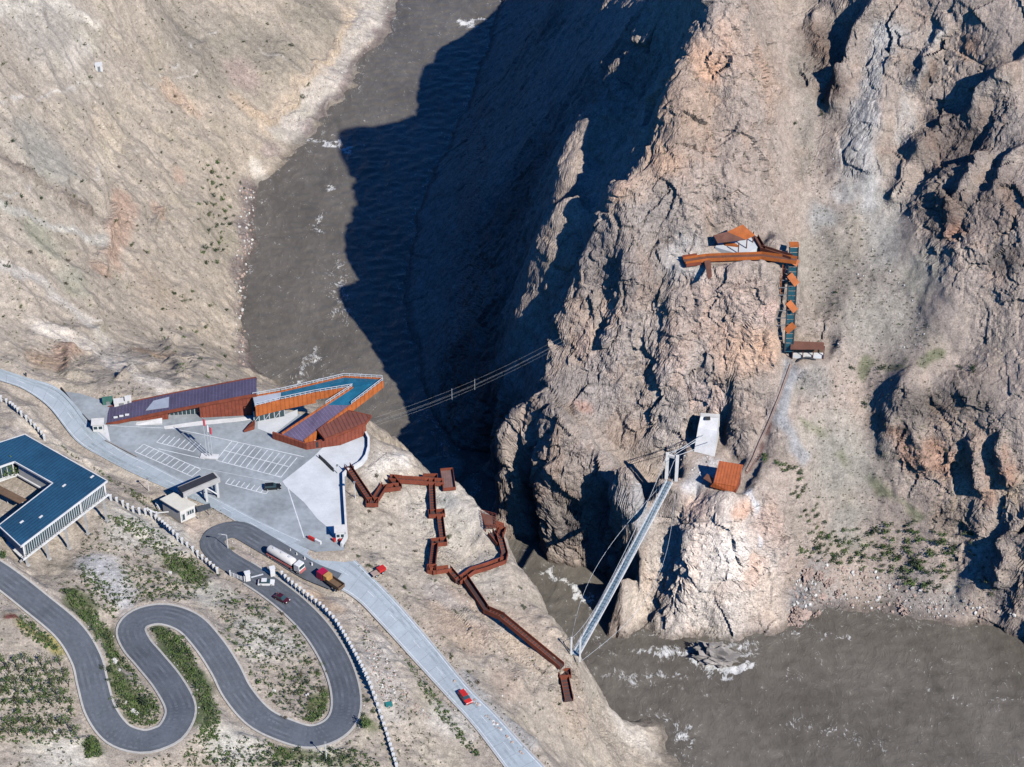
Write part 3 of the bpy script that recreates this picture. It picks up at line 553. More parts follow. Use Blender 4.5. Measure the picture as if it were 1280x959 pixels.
# flow direction turns with the river: the chop runs across it
chop = fbm(X_ / 5, Y_ / 3.2, 0 * X_, 3, 231) * .45 + np.minimum(foam, .8) * fbm(X_ / 2.2, Y_ / 2.2, 0 * X_ + 3, 3, 241) * 2.2
wv_[:, 2] = chop
iw = np.arange(WX.size).reshape(WX.shape)
mw = mesh_np('river', wv_, np.stack([iw[:-1, :-1], iw[:-1, 1:], iw[1:, 1:], iw[1:, :-1]], -1).reshape(-1, 4))
at = mw.attributes.new('foam', 'FLOAT', 'POINT'); at.data.foreach_set('value', foam)
m, nt, b = nodes('silty river water')
A = N(nt, 'ShaderNodeAttribute', attribute_name='foam'); co = N(nt, 'ShaderNodeTexCoord').outputs['Object']
mp = N(nt, 'ShaderNodeMapping'); mp.inputs['Scale'].default_value = (1, .6, 1); mp.inputs['Rotation'].default_value = (0, 0, .5); L(nt, co, mp.inputs[0]); cm = mp.outputs[0]
wp = N(nt, 'ShaderNodeVectorMath', operation='MULTIPLY_ADD'); nw = N(nt, 'ShaderNodeTexNoise'); nw.inputs['Scale'].default_value = .12; nw.inputs['Detail'].default_value = 5; L(nt, cm, nw.inputs['Vector'])
L(nt, nw.outputs['Color'], wp.inputs[0]); wp.inputs[1].default_value = (9, 9, 0); L(nt, cm, wp.inputs[2])
big = noise(nt, wp.outputs[0], .05, 5); med = noise(nt, wp.outputs[0], .35, 6, .65); fin = noise(nt, wp.outputs[0], 1.4, 5, .7)
mud = mixc(nt, ramp(nt, big, .35, .65), (.112, .100, .083), (.158, .142, .119))
mud = mixc(nt, ramp(nt, med, .4, .7), mud, mixc(nt, 1.0, mud, (1.3, 1.3, 1.29), 'MULTIPLY'))
fa = N(nt, 'ShaderNodeMath', operation='MULTIPLY_ADD'); L(nt, A.outputs['Fac'], fa.inputs[0]); fa.inputs[1].default_value = .44
fs = N(nt, 'ShaderNodeMath', operation='MULTIPLY_ADD'); L(nt, fin, fs.inputs[0]); fs.inputs[1].default_value = .75; L(nt, ramp(nt, med, 0, 1, 0, .6), fs.inputs[2]); L(nt, fs.outputs[0], fa.inputs[2])
fm = ramp(nt, fa.outputs[0], .82, .98)
c = mixc(nt, fm, mud, (.66, .66, .64))
L(nt, c, b.inputs['Base Color']); b.inputs['IOR'].default_value = 1.33
rg = N(nt, 'ShaderNodeMath', operation='MULTIPLY_ADD'); L(nt, fm, rg.inputs[0]); rg.inputs[1].default_value = .4; rg.inputs[2].default_value = .22; L(nt, rg.outputs[0], b.inputs['Roughness'])
hw_ = N(nt, 'ShaderNodeMath', operation='MULTIPLY_ADD'); L(nt, fin, hw_.inputs[0]); hw_.inputs[1].default_value = .45; L(nt, med, hw_.inputs[2])
L(nt, bump(nt, hw_.outputs[0], .5, .7), b.inputs['Normal'])
mw.materials.append(m)
RIV = bpy.data.objects.new('river', mw); C.objects.link(RIV); RIV['kind'] = 'structure'
# ------------------------------------------------------------------ building blocks
class MB:
    """collects shapes given in world metres; build() links them as one mesh object"""
    def __init__(s): s.v = []; s.f = []
    def add(s, vs, fs):
        o = len(s.v); s.v += [tuple(map(float, p)) for p in vs]; s.f += [tuple(i + o for i in f) for f in fs]; return s
    def hexa(s, lo, hi):
        """a box from four bottom corners and four top corners (same order)"""
        return s.add(list(lo) + list(hi), [(3, 2, 1, 0), (4, 5, 6, 7), (0, 1, 5, 4), (1, 2, 6, 5), (2, 3, 7, 6), (3, 0, 4, 7)])
    def box(s, c, size, ax=(1, 0)):
        """axis-aligned in the frame turned so that its x points along ax"""
        a = np.array((ax[0], ax[1], 0.)); a /= np.linalg.norm(a); b = np.array((-a[1], a[0], 0.)); c = np.asarray(c, float); h = np.asarray(size, float) / 2
        q = [c + a * i * h[0] + b * j * h[1] for i, j in ((-1, -1), (1, -1), (1, 1), (-1, 1))]
        return s.hexa([p - (0, 0, h[2]) for p in q], [p + (0, 0, h[2]) for p in q])
    def prism(s, poly, z0, z1):
        """upright prism over a polygon of points; z0, z1 numbers or per-corner lists"""
        poly = [np.asarray(p, float)[:2] for p in poly]; n = len(poly)
        ar = sum(poly[i][0] * poly[(i + 1) % n][1] - poly[(i + 1) % n][0] * poly[i][1] for i in range(n))
        z0 = [z0] * n if np.ndim(z0) == 0 else list(z0); z1 = [z1] * n if np.ndim(z1) == 0 else list(z1)
        if ar < 0: poly, z0, z1 = poly[::-1], z0[::-1], z1[::-1]
        vs = [(*p, a) for p, a in zip(poly, z0)] + [(*p, a) for p, a in zip(poly, z1)]
        return s.add(vs, [tuple(range(n - 1, -1, -1)), tuple(range(n, 2 * n))] + [(i, (i + 1) % n, n + (i + 1) % n, n + i) for i in range(n)])
    def bar(s, p, q, w, h, up=(0, 0, 1)):
        """rectangular bar from p to q"""
        p = np.asarray(p, float); q = np.asarray(q, float); d = q - p; d /= max(np.linalg.norm(d), 1e-9)
        r = np.cross(d, up); 
        if np.linalg.norm(r) < 1e-4: r = np.cross(d, (1, 0, 0))
        r /= np.linalg.norm(r); u = np.cross(r, d)
        k = [r * -w / 2 - u * h / 2, r * w / 2 - u * h / 2, r * w / 2 + u * h / 2, r * -w / 2 + u * h / 2]
        return s.hexa([p + a for a in k], [q + a for a in k])
    def tube(s, pts, r, n=6, cap=True):
        pts = [np.asarray(p, float) for p in pts]; rs = [r] * len(pts) if np.ndim(r) == 0 else r
        o = len(s.v); vs = []
        for i, p in enumerate(pts):
            d = pts[min(i + 1, len(pts) - 1)] - pts[max(i - 1, 0)]; d /= max(np.linalg.norm(d), 1e-9)
            a = np.cross(d, (0, 0, 1) if abs(d[2]) < .9 else (1, 0, 0)); a /= np.linalg.norm(a); b = np.cross(d, a)
            vs += [p + rs[i] * (a * math.cos(t) + b * math.sin(t)) for t in (k * 2 * math.pi / n for k in range(n))]
        fs = [(i * n + k, i * n + (k + 1) % n, (i + 1) * n + (k + 1) % n, (i + 1) * n + k) for i in range(len(pts) - 1) for k in range(n)]
        if cap: fs += [tuple(range(n - 1, -1, -1)), tuple((len(pts) - 1) * n + k for k in range(n))]
        return s.add(vs, fs)
    def strip(s, A, B):
        n = len(A); return s.add(list(A) + list(B), [(i, i + 1, n + i + 1, n + i) for i in range(n - 1)])
    def build(s, name, mat, root=None, smooth=False):
        o0 = np.array(root['_o']) if root is not None else np.zeros(3)
        me = bpy.data.meshes.new(name); me.from_pydata([tuple(np.array(p) - o0) for p in s.v], [], s.f); me.update()
        bm = bmesh.new(); bm.from_mesh(me); bmesh.ops.recalc_face_normals(bm, faces=bm.faces[:]); bm.to_mesh(me); bm.free()
        if smooth:
            for p in me.polygons: p.use_smooth = True
        me.materials.append(MATS[mat] if isinstance(mat, str) else mat)
        ob = bpy.data.objects.new(name, me); C.objects.link(ob)
        if root is not None: ob.parent = root
        return ob
ROOTS = []
def thing(name, loc, label, cat, group=None):
    o = bpy.data.objects.new(name, None); C.objects.link(o); o.location = tuple(map(float, loc)); o.empty_display_size = .5
    o['_o'] = [float(q) for q in loc]; o['label'] = label; o['category'] = cat
    if group: o['group'] = group
    ROOTS.append(o); return o
def sub(part, parent_root):
    """make room for sub-parts: a part whose own origin is the thing's origin"""
    part['_o'] = list(parent_root['_o']); ROOTS.append(part); return part
def single(mb, name, mat, loc, label, cat, group=None, smooth=False):
    class _R: pass
    o0 = np.array(loc, float); mb.v = [tuple(np.array(p) - o0) for p in mb.v]
    ob = mb.build(name, mat, None, smooth); ob.location = tuple(o0); ob['label'] = label; ob['category'] = cat
    if group: ob['group'] = group
    return ob
def struct(mb, name, mat, smooth=False):
    ob = mb.build(name, mat, None, smooth); ob['kind'] = 'structure'; return ob
def copy_tree(o, parent=None):
    c = o.copy(); C.objects.link(c)
    if parent is not None: c.parent = parent
    for ch in list(o.children): copy_tree(ch, c)
    return c
def up(p, h): return np.asarray(p, float) + np.array((0, 0, h))
def nrm2(d): d = np.asarray(d, float)[:2]; return d / max(np.linalg.norm(d), 1e-9)
# materials of the built things
paint('pale concrete road', (.37, .42, .45), .85, .10, .25)
paint('dark asphalt', (.105, .118, .135), .8, .22, .16)
paint('grey asphalt', (.30, .33, .345), .85, .26, .10)
paint('pale paving', (.60, .62, .63), .8, .10, .3)
paint('kerb stone', (.46, .44, .40), .85, .12, .9)
paint('road paint', (.66, .68, .69), .7, .18, .6)
paint('white paint', (.74, .74, .72), .55, .08, 1.2)
paint('white render', (.70, .68, .64), .8, .10, .8)
paint('concrete', (.44, .43, .41), .85, .14, .5)
paint('pale concrete', (.68, .675, .66), .85, .14, .35)
paint('weathering steel', (.22, .055, .028), .75, .26, .5)
paint('dark weathering steel', (.115, .034, .022), .75, .25, .5)
paint('orange steel', (.42, .115, .025), .7, .22, .5)
paint('brown steel', (.17, .075, .05), .75, .2, .5)
paint('deck plate', (.065, .036, .033), .8, .2, .6)  # dark plate, coloured darker still for the shade of the side panels
paint('slatted deck', (.22, .13, .11), .8, .2, .5, 0, ((1, 0, 0), .5, .7))
paint('grey steel', (.24, .25, .26), .5, .12, .8)
paint('dark steel', (.035, .036, .04), .6, .15, .8)
paint('galvanised steel', (.56, .59, .61), .5, .1, .8)
paint('bridge deck', (.22, .31, .37), .6, .16, .5)
paint('window glass', (.035, .07, .08), .12, .2, .3)
paint('blue glass', (.018, .12, .20), .15, .25, .4)
paint('skylight glass', (.42, .46, .52), .2, .1, .4)
paint('cream roof', (.66, .63, .54), .8, .08, .6)
paint('timber', (.16, .10, .06), .8, .2, .8)
paint('teal panels', (.022, .085, .11), .35, .3, .5)
paint('tyre rubber', (.012, .012, .012), .9, .1, 3)
paint('red paint', (.55, .03, .025), .4, .1, .8)
paint('crimson paint', (.40, .012, .06), .4, .1, .8)
paint('plum paint', (.07, .012, .022), .3, .1, .8)
paint('black paint', (.014, .016, .017), .28, .1, .8)
paint('ochre paint', (.50, .28, .09), .6, .15, .8)
paint('teal cloth', (.02, .20, .19), .8, .1, .8)
paint('blue cloth', (.05, .12, .35), .8, .1, .8)
paint('red cloth', (.55, .05, .07), .8, .1, 1.5)
paint('white cloth', (.72, .70, .70), .8, .1, 1.5)
paint('lamp lens', (.8, .8, .75), .2, .02, 1)
paint('tail lens', (.45, .01, .01), .2, .02, 1)
paint('leaves dark', (.040, .066, .028), .9, .35, .7)
paint('leaves mid', (.085, .135, .036), .9, .35, .7)
paint('leaves olive', (.100, .118, .050), .9, .3, .7)
paint('leaves dry', (.115, .098, .066), .9, .3, .7)
paint('bark', (.10, .075, .055), .9, .25, 2)
paint('worn wheel track', (.335, .385, .41), .85, .2, .3)
paint('worn asphalt', (.122, .134, .150), .85, .25, .3)
paint('slab joint', (.22, .24, .25), .9, .2, .6)
paint('pale red cab', (.55, .16, .15), .45, .1, .8)
paint('river rock', (.30, .275, .25), .9, .3, .5)
paint('white stone', (.62, .60, .56), .9, .15, .9)
paint('pink stone', (.40, .30, .25), .9, .2, .6)
paint('grey stone', (.30, .28, .26), .9, .25, .6)
# ------------------------------------------------------------------ roads, plaza, kerbs, painted lines
def offset(c, d):
    t = np.gradient(c[:, :2], axis=0); t /= np.linalg.norm(t, axis=1)[:, None]
    o = c.copy(); o[:, 0] -= t[:, 1] * d; o[:, 1] += t[:, 0] * d; return o
def ribbon(name, A, B, mat, lift):
    mb = MB(); mb.strip([up(p, lift) for p in A], [up(p, lift) for p in B]); ob = struct(mb, name, mat); return ob
ribbon('main_road', RR, RL, 'pale concrete road', .05)
ribbon('hairpin_road', offset(HC, HHW), offset(HC, -HHW), 'dark asphalt', .06)
def kerb(name, line, w, h, mat='kerb stone', lift=.0):
    a, b = offset(line, w / 2), offset(line, -w / 2); n = len(line); mb = MB()
    lo = lambda q: [up(p, -.3) for p in q]; hi = lambda q: [up(p, h + lift) for p in q]
    mb.strip(hi(a), hi(b)); mb.strip(lo(a), hi(a)); mb.strip(hi(b), lo(b)); return struct(mb, name, mat)
_n0 = 52
kerb('hairpin_kerb', offset(HC, HHW + .28)[_n0 - 6:], .55, .16)
kerb('hairpin_kerb', offset(HC, -HHW - .28)[_n0 - 2:], .55, .16)
kerb('road_kerb', offset(ROADC, 1.)[0:1].repeat(2, 0) if False else RL[70:] + 0, .35, .10, 'concrete')
kerb('road_kerb', RR[int(len(RR) * .62):], .4, .12, 'concrete')
# plaza
mb = MB(); mb.add([up(p, .02) for p in PLAZA], [tuple(range(len(PLAZA)))])
bm = bmesh.new(); vs_ = [bm.verts.new(up(p, .02)) for p in PLAZA]; bm.faces.new(vs_); bmesh.ops.triangulate(bm, faces=bm.faces[:]); bmesh.ops.recalc_face_normals(bm, faces=bm.faces[:])
for f in bm.faces:
    if f.normal.z < 0: f.normal_flip()
me_ = bpy.data.meshes.new('parking_lot'); bm.to_mesh(me_); bm.free(); me_.materials.append(MATS['grey asphalt'])
ob = bpy.data.objects.new('parking_lot', me_); C.objects.link(ob); ob['kind'] = 'structure'
def sheet(name, px, mat, lift):
    mb = MB(); P = [Wplane(*q) for q in px]; mb.add([up(p, lift) for p in P], [tuple(range(len(P)))]); ob = mb.build(name, mat); ob['kind'] = 'structure'
    bm = bmesh.new(); bm.from_mesh(ob.data); bmesh.ops.triangulate(bm, faces=bm.faces[:])
    for f in bm.faces:
        if f.normal.z < 0: f.normal_flip()
    bm.to_mesh(ob.data); bm.free(); return ob
sheet('plaza_paving', [(353,602),(372,587),(392,571),(403,560),(456,543),(461,560),(452,580),(433,590),(429,600),(429,640),(433,668),(420,676),(409,659),(397,649),(380,628),(357,608)], 'pale paving', .06)
sheet('plaza_paving', [(322,527),(357,518),(372,512),(372,520),(342,543),(335,541),(322,536)], 'pale paving', .06)
sheet('forecourt_apron', [(205,533),(247,527),(311,521),(318,524),(300,527),(250,532),(206,537)], 'pale concrete', .06)
sheet('forecourt_apron', [(122,540),(128,530),(134,532),(138,552),(133,552)], 'pale concrete', .055)
# painted bays
lines = MB()
def seg(a, b, w=.26, lift=.045):
    p, q = Wplane(*a), Wplane(*b); lines.bar(up(p, lift), up(q, lift), w, .012)
def z2(x, y): return (120 + x / 3.4595, 460 + y / 3.4595)
def row(c0, c1, n, d, both=True):
    """bays between two ends of a base line, strokes of pixel vector d"""
    for i in range(n + 1):
        t = i / n; a = (c0[0] + (c1[0] - c0[0]) * t, c0[1] + (c1[1] - c0[1]) * t); seg(z2(*a), z2(a[0] + d[0], a[1] + d[1]))
    seg(z2(*c0), z2(*c1))
row((520, 400), (800, 473), 11, (34, -43)); row((554, 357), (836, 428), 11, (34, -40))
row((262, 322), (420, 362), 7, (34, -34)); row((168, 362), (415, 470), 11, (38, -32)); seg(z2(206, 330), z2(452, 438))
row((560, 500), (735, 545), 8, (18, -22))
seg(z2(270, 350), z2(470, 395)); seg(z2(470, 290), z2(900, 385)); seg(z2(830, 520), z2(900, 735), .3); seg(z2(440, 430), z2(800, 500), .1); seg(z2(60, 250), z2(330, 262), .2); seg(z2(330, 262), z2(470, 290), .2)
o = lines.build('bay_marking', 'road paint'); o['kind'] = 'structure'
# edge line of the main road
el = MB()
for side, off in ((RL, 1), (RR, -1)):
    q = side + (ROADC - side) / np.linalg.norm(ROADC - side, axis=1)[:, None] * .55
    el.strip([up(p, .066) for p in q], [up(p + (c - p) / np.linalg.norm(c - p) * .16, .066) for p, c in zip(q, ROADC)])
for i in range(0, len(ROADC) - 4, 7): el.bar(up(ROADC[i], .064), up(ROADC[i + 2], .064), .12, .01)
o = el.build('road_marking', 'road paint'); o['kind'] = 'structure'
st = MB(); st.bar(up(W(314,722,62.7),.05), up(W(329,718,62.7),.05), .5, .03); o = st.build('speed_hump', 'road paint'); o['kind'] = 'structure'

# wheel tracks and slab joints
def track(C_, frac, w, mat, lift, H=None):
    t = np.gradient(C_[:, :2], axis=0); t /= np.linalg.norm(t, axis=1)[:, None]; nn_ = np.c_[-t[:, 1], t[:, 0], np.zeros(len(t))]
    h_ = (HHW if H is None else H[:, None]) * frac
    mb = MB(); mb.strip([up(p, lift) for p in C_ + nn_ * (h_ - w / 2)], [up(p, lift) for p in C_ + nn_ * (h_ + w / 2)]); o = struct(mb, 'wheel_track', mat)
for fr in (-.68, -.28, .26, .66): track(ROADC, fr, .75, 'worn wheel track', .056, ROADH); track(HC[8:], fr, .7, 'worn asphalt', .066)
jt = MB()
for i in range(3, len(ROADC) - 2, 3): jt.bar(up(RR[i], .058), up(RL[i], .058), .07, .008)
o = jt.build('slab_joint', 'slab joint'); o['kind'] = 'structure'
# ------------------------------------------------------------------ courtyard building on stilts (left)
ZR, ZF = 87.0, 82.2
pR, pB, pI2, pI, pJ, pT = [W(u, v, ZR) for u, v in [(134,601),(26,683),(-2,657),(66,604),(18,577),(31,543)]]
pK, pL = W(-60,604,ZR), W(-60,572,ZR)
dB = nrm2(pB - pR); dT = nrm2(pT - pR)
bl = thing('courtyard_building', up(pR, -ZR + ZF), 'long blue-roofed building with a courtyard, standing on white stilts by the hairpin road', 'building')
rf = MB(); rf.prism([pR, pB, pI2, pI], ZR - .25, ZR); rf.prism([pR, pI, pJ, pT], ZR - .25, ZR); rf.prism([pT, pJ, pK, pL], ZR - .25, ZR)
paint('blue metal roof', (.022, .085, .155), .45, .22, .12, 0, ((*(np.array((-dB[1], dB[0]))), 0), .95, .62), .05)
o = sub(rf.build('roof', 'blue metal roof', bl), bl)
e = MB()
def edge(mb, a, b, z, h, w): mb.bar(up(a, z - a[2]), up(b, z - b[2]), w, h)
for a, b in ((pR, pB), (pB, pI2), (pI, pI2), (pJ, pI), (pR, pT), (pT, pL), (pJ, pK)): edge(e, a, b, ZR - .2, .55, .28)
e.build('fascia', 'pale concrete', o)
for u, v in ((27,652.5),(51,646),(80,607),(115,596)):
    sk = MB(); p = W(u, v, ZR + .1); sk.box(p, (1.2, .5, .15), dB); sk.build('roof_hatch', 'white paint', o)
fl = MB(); ins = .8
def inset(a, b, c, d): 
    c0 = (a + b + c + d) / 4; return [p + (c0 - p) / np.linalg.norm(c0 - p) * ins for p in (a, b, c, d)]
q1, q2, q3 = inset(pR, pB, pI2, pI), inset(pR, pI, pJ, pT), inset(pT, pJ, pK, pL)
fl.prism([pR, pB, pI2, pI], ZF - .5, ZF); fl.prism([pR, pI, pJ, pT], ZF - .51, ZF - .01); fl.prism([pT, pJ, pK, pL], ZF - .52, ZF - .02)
fl.build('floor_slab', 'pale concrete', bl)
wl = MB(); wl.prism(q1, ZF, ZR - .26); wl.prism(q2, ZF, ZR - .27); wl.prism(q3, ZF, ZR - .28)
wl.build('wall', 'white render', bl)
def glazing(root, a, b, z0, z1, n, out, name='window'):
    d = nrm2(b - a); nn_ = np.array((d[1], -d[0], 0)) * out
    a3 = np.array((a[0], a[1], 0)) + nn_ * .04; b3 = np.array((b[0], b[1], 0)) + nn_ * .04
    w = MB(); w.hexa([up(a3, z0), up(b3, z0), up(b3 + nn_ * .05, z0), up(a3 + nn_ * .05, z0)], [up(a3, z1), up(b3, z1), up(b3 + nn_ * .05, z1), up(a3 + nn_ * .05, z1)])
    g = sub(w.build(name, 'window glass', root), root)
    f = MB()
    for i in range(n + 1):
        p = a3 + (b3 - a3) * i / n + nn_ * .1; f.bar(up(p, z0), up(p, z1), .14, .14, nn_)
    f.bar(up(a3 + nn_ * .1, z0), up(b3 + nn_ * .1, z0), .14, .14); f.bar(up(a3 + nn_ * .1, z1), up(b3 + nn_ * .1, z1), .14, .14)
    f.build('frame', 'pale concrete', g); return g
a, b = q1[0], q1[1]
sgn = 1 if np.dot(np.array((dB[1], -dB[0])), (pR - pI)[:2]) > 0 else -1
L_ = b - a
glazing(bl, a + L_ * .02, a + L_ * .30, ZF + .4, ZR - .6, 14, sgn); glazing(bl, a + L_ * .32, a + L_ * .98, ZF + .3, ZR - .6, 26, sgn)
bal = MB()
for h in (.5, 1.1): bal.bar(up(pR, ZF + h - ZR), up(pB, ZF + h - ZR), .07, .07)
for i in range(25):
    p = pR + (pB - pR) * i / 24; bal.bar(up(p, ZF - ZR), up(p, ZF + 1.1 - ZR), .06, .06, (1, 0, 0))
bal.build('balcony_rail', 'grey steel', bl)
a, b = q2[1], q2[2]; glazing(bl, a, b, ZF + .3, ZR - .7, 9, -sgn)
a, b = q3[1], q3[2]; glazing(bl, a, b, ZF + .3, ZR - .7, 10, -1)
for i in range(5):
    t = .03 + i * .225; p = pR + (pB - pR) * t + np.r_[(pI - pR)[:2] / np.linalg.norm((pI - pR)[:2]) * 1.0, 0]
    g = gz(p[0], p[1]); s_ = MB(); s_.bar((p[0], p[1], g - .5), (p[0], p[1], ZF - .5), .55, .55, (1, 0, 0)); s_.box((p[0], p[1], g + .1), (1.1, 1.1, .6), dB)
    s_.build('stilt', 'concrete', bl)
bm_ = MB(); i_ = np.r_[(pI - pR)[:2] / np.linalg.norm((pI - pR)[:2]) * 1.0, 0]
bm_.bar(up(pR + i_, ZF - .75 - ZR), up(pB + i_, ZF - .75 - ZR), .45, .5); bm_.build('beam', 'concrete', bl)
# the lower gallery of the courtyard
g_ = MB(); A_, B_ = W(-20, 624, 84.2), W(31, 624, 84.2)
g_.prism([W(-10,602,84.2), W(33,624,84.2), W(24,629,84.2), W(-20,607,84.2)], 83.9, 84.2); g_.build('gallery_roof', 'timber', bl)
for (u, v) in ((34,590),(55,600),(8,617),(28,626)):
    p = W(u, v, 84); s_ = MB(); s_.bar((p[0], p[1], 80.5), (p[0], p[1], 86.7 if v < 610 else 83.9), .4, .4, (1, 0, 0)); s_.build('post', 'pale concrete', bl)
# ------------------------------------------------------------------ visitor centre along the cliff edge
ZP = 62.1
vc = thing('visitor_centre', W(230, 522, ZP), 'long rust-red wedge-shaped building with dark louvred roof beside the car park', 'building')
A0, A1 = W(134, 530, ZP), W(316, 520, ZP)
da = nrm2(A1 - A0); na = np.array((-da[1], da[0])); back = 7.0
pA = lambda s, off, z: np.array((A0[0] + (A1 - A0)[0] * s + na[0] * off, A0[1] + (A1 - A0)[1] * s + na[1] * off, z))
ztop = lambda s: ZP + .7 + 8.1 * min(max((s - .02), 0) ** .9, 1)
w = MB()
for s0, s1 in ((.0, .42), (.64, 1.0)):
    w.hexa([pA(s0, 0, ZP - 1.5), pA(s1, 0, ZP - 1.5), pA(s1, 6.6, ZP - 1.5), pA(s0, 6.6, ZP - 1.5)], [pA(s0, 0, ztop(s0) - .3), pA(s1, 0, ztop(s1) - .3), pA(s1, 6.6, ztop(s1) - .3), pA(s0, 6.6, ztop(s0) - .3)])
paint('rust cladding', (.26, .066, .036), .72, .22, .5, 0, ((da[0], da[1], 0), 1.1, .72), .04)
w.build('wall', 'rust cladding', vc)
w = MB(); s0, s1 = .42, .64
w.hexa([pA(s0, 2.2, ZP - 1.5), pA(s1, 2.2, ZP - 1.5), pA(s1, 6.5, ZP - 1.5), pA(s0, 6.5, ZP - 1.5)], [pA(s0, 2.2, ztop(s0) - .3), pA(s1, 2.2, ztop(s1) - .3), pA(s1, 6.5, ztop(s1) - .3), pA(s0, 6.5, ztop(s0) - .3)])
w.build('recessed_wall', 'dark steel', vc)
glazing(vc, pA(.43, 1.9, 0), pA(.63, 1.9, 0), ZP + .2, ztop(.42) - .6, 7, 1 if np.dot((da[1], -da[0]), -na) > 0 else -1)
paint('louvred roof', (.095, .082, .135), .55, .2, .2, 0, ((da[0], da[1], 0), 1.0, 1.45), .05)
r_ = MB()
SS = np.linspace(0, 1.04, 14)
for s0, s1 in zip(SS[:-1], SS[1:]):
    r_.hexa([pA(s0, -.7 , ztop(s0) - .3), pA(s1, -.7, ztop(s1) - .3), pA(s1, back, ztop(s1) - .3), pA(s0, back, ztop(s0) - .3)], [pA(s0, -.7, ztop(s0)), pA(s1, -.7, ztop(s1)), pA(s1, back, ztop(s1)), pA(s0, back, ztop(s0))])
rr_ = sub(r_.build('roof', 'louvred roof', vc), vc)
f_ = MB()
for s0, s1 in zip(SS[:-1], SS[1:]):
    f_.bar(pA(s0, -.8, ztop(s0) - .3), pA(s1, -.8, ztop(s1) - .3), .3, 1.0)
f_.build('fascia', 'weathering steel', rr_); f_ = MB()
for s0, s1 in zip(SS[:-1], SS[1:]): f_.bar(pA(s0, back + .1, ztop(s0) - .3), pA(s1, back + .1, ztop(s1) - .3), .3, 1.0)
f_.build('fascia', 'weathering steel', rr_)
k_ = MB(); k_.hexa([pA(.27, 1.5, ztop(.27) + .004), pA(.43, .8, ztop(.43) + .004), pA(.43, 5.6, ztop(.43) + .004), pA(.32, 5.2, ztop(.32) + .004)], [pA(.27, 1.5, ztop(.27) + .18), pA(.43, .8, ztop(.43) + .18), pA(.43, 5.6, ztop(.43) + .18), pA(.32, 5.2, ztop(.32) + .18)])
ks = sub(k_.build('skylight', 'skylight glass', rr_), vc)
v_ = MB()
for t in (.06, .10, .14): p = pA(t, 1.2, ztop(t) + .2); v_.box(p, (1.2, .5, .4), da)
v_.build('roof_vent', 'white paint', rr_)
# low planters and white ledge in front of it
pb = MB(); pb.hexa([pA(.38, -.5, ZP - .2), pA(.17, -.5, ZP - .2), pA(.17, -2.0, ZP - .2), pA(.38, -2.2, ZP - .2)], [pA(.38, -.5, ZP + 1.6), pA(.17, -.5, ZP + .3), pA(.17, -2.0, ZP + .3), pA(.38, -2.2, ZP + 1.0)]); pb.build('ledge', 'pale concrete', vc)
# skywalk: two arms meeting over the river
ZS = 69.8
sw = thing('glass_skywalk', W(400, 500, ZS - 2), 'v-shaped glass skywalk with blue deck and orange girders jutting out over the river', 'skywalk')
outer = [W(u, v, ZS) for u, v in [(316,496),(351,490),(390,481),(430,471.5),(478,474)]]
inn1 = [W(u, v, ZS) for u, v in [(319,509),(351,501),(394,492),(441,484.5)]]
tipR = W(478.5, 477, ZS)
B0i, B0o = W(352, 543, 64.4), W(380, 552, 64.4)      # foot of the second arm
inn2 = [inn1[-1], inn1[-1] * .62 + B0i * .38, B0i]; out2 = [tipR, tipR * .6 + B0o * .4, B0o]
def slab(mb, L1, L2, z0, z1):
    for a, b, c, d in zip(L1[:-1], L1[1:], L2[:-1], L2[1:]): mb.hexa([up(a, z0), up(b, z0), up(d, z0), up(c, z0)], [up(a, z1), up(b, z1), up(d, z1), up(c, z1)])
n5 = [inn1[0], inn1[1], inn1[2], inn1[3], tipR]
d_ = MB(); slab(d_, outer[1:], n5[1:], -.2, .05); slab(d_, inn2[:2], out2[:2], -.2, .04)
d_.build('glass_deck', 'blue glass', sw)
d_ = MB(); slab(d_, outer[:2], n5[:2], -.2, .05); d_.build('entry_deck', 'skylight glass', sw)
paint('purple deck', (.12, .095, .155), .6, .2, .25, 0, ((*nrm2(inn2[2] - inn2[0]), 0), 1.0, 1.4), .04)
d_ = MB(); slab(d_, inn2[1:], out2[1:], -.2, .04); d_.build('ramp_deck', 'purple deck', sw)
paint('orange girder', (.46, .125, .03), .68, .2, .5, 0, ((da[0], da[1], 0), 1.3, .78), .04)
def girder(pts, h, zup=.35, wd=.5, name='girder'):
    g = MB()
    for a, b in zip(pts[:-1], pts[1:]):
        d = nrm2(b - a); n_ = np.array((-d[1], d[0], 0)) * wd / 2
        g.hexa([up(a - n_, -h), up(b - n_, -h), up(b + n_, -h), up(a + n_, -h)], [up(a - n_, zup), up(b - n_, zup), up(b + n_, zup), up(a + n_, zup)])
    return g.build(name, 'orange girder', sw)
girder([inn1[0], inn1[1], inn1[2]], 3.4); girder([inn1[2], inn1[3]], 2.2); girder([outer[0], outer[1], outer[2], outer[3]], 2.6); girder([outer[3], outer[4]], 1.6)
girder([tipR, out2[1]], 2.2); girder([out2[1], B0o], 2.2); girder([inn2[0], inn2[1]], 2.2); girder([inn2[1], B0i], 2.0)
def rail(root, pts, h, gap, mat='galvanised steel', glass=None, r=.05, name='railing', mid=True):
    g = MB()
    for a, b in zip(pts[:-1], pts[1:]):
        g.bar(up(a, h), up(b, h), r * 2, r * 2)
        if mid: g.bar(up(a, h * .5), up(b, h * .5), r * 1.5, r * 1.5)
        k = max(1, int(round(np.linalg.norm(b - a) / gap)))
        for i in range(k + 1): p = a + (b - a) * i / k; g.bar(p, up(p, h), r * 2, r * 2, (1, 0, 0))
    return g.build(name, mat, root)
for ln in (outer[:4], outer[3:], inn1, [inn2[0], inn2[1]], [tipR, out2[1]]): rail(sw, [up(p, .1) for p in ln], 1.3, 1.6, r=.07)
for s in ((.15, 6), (.85, 6)):
    pass
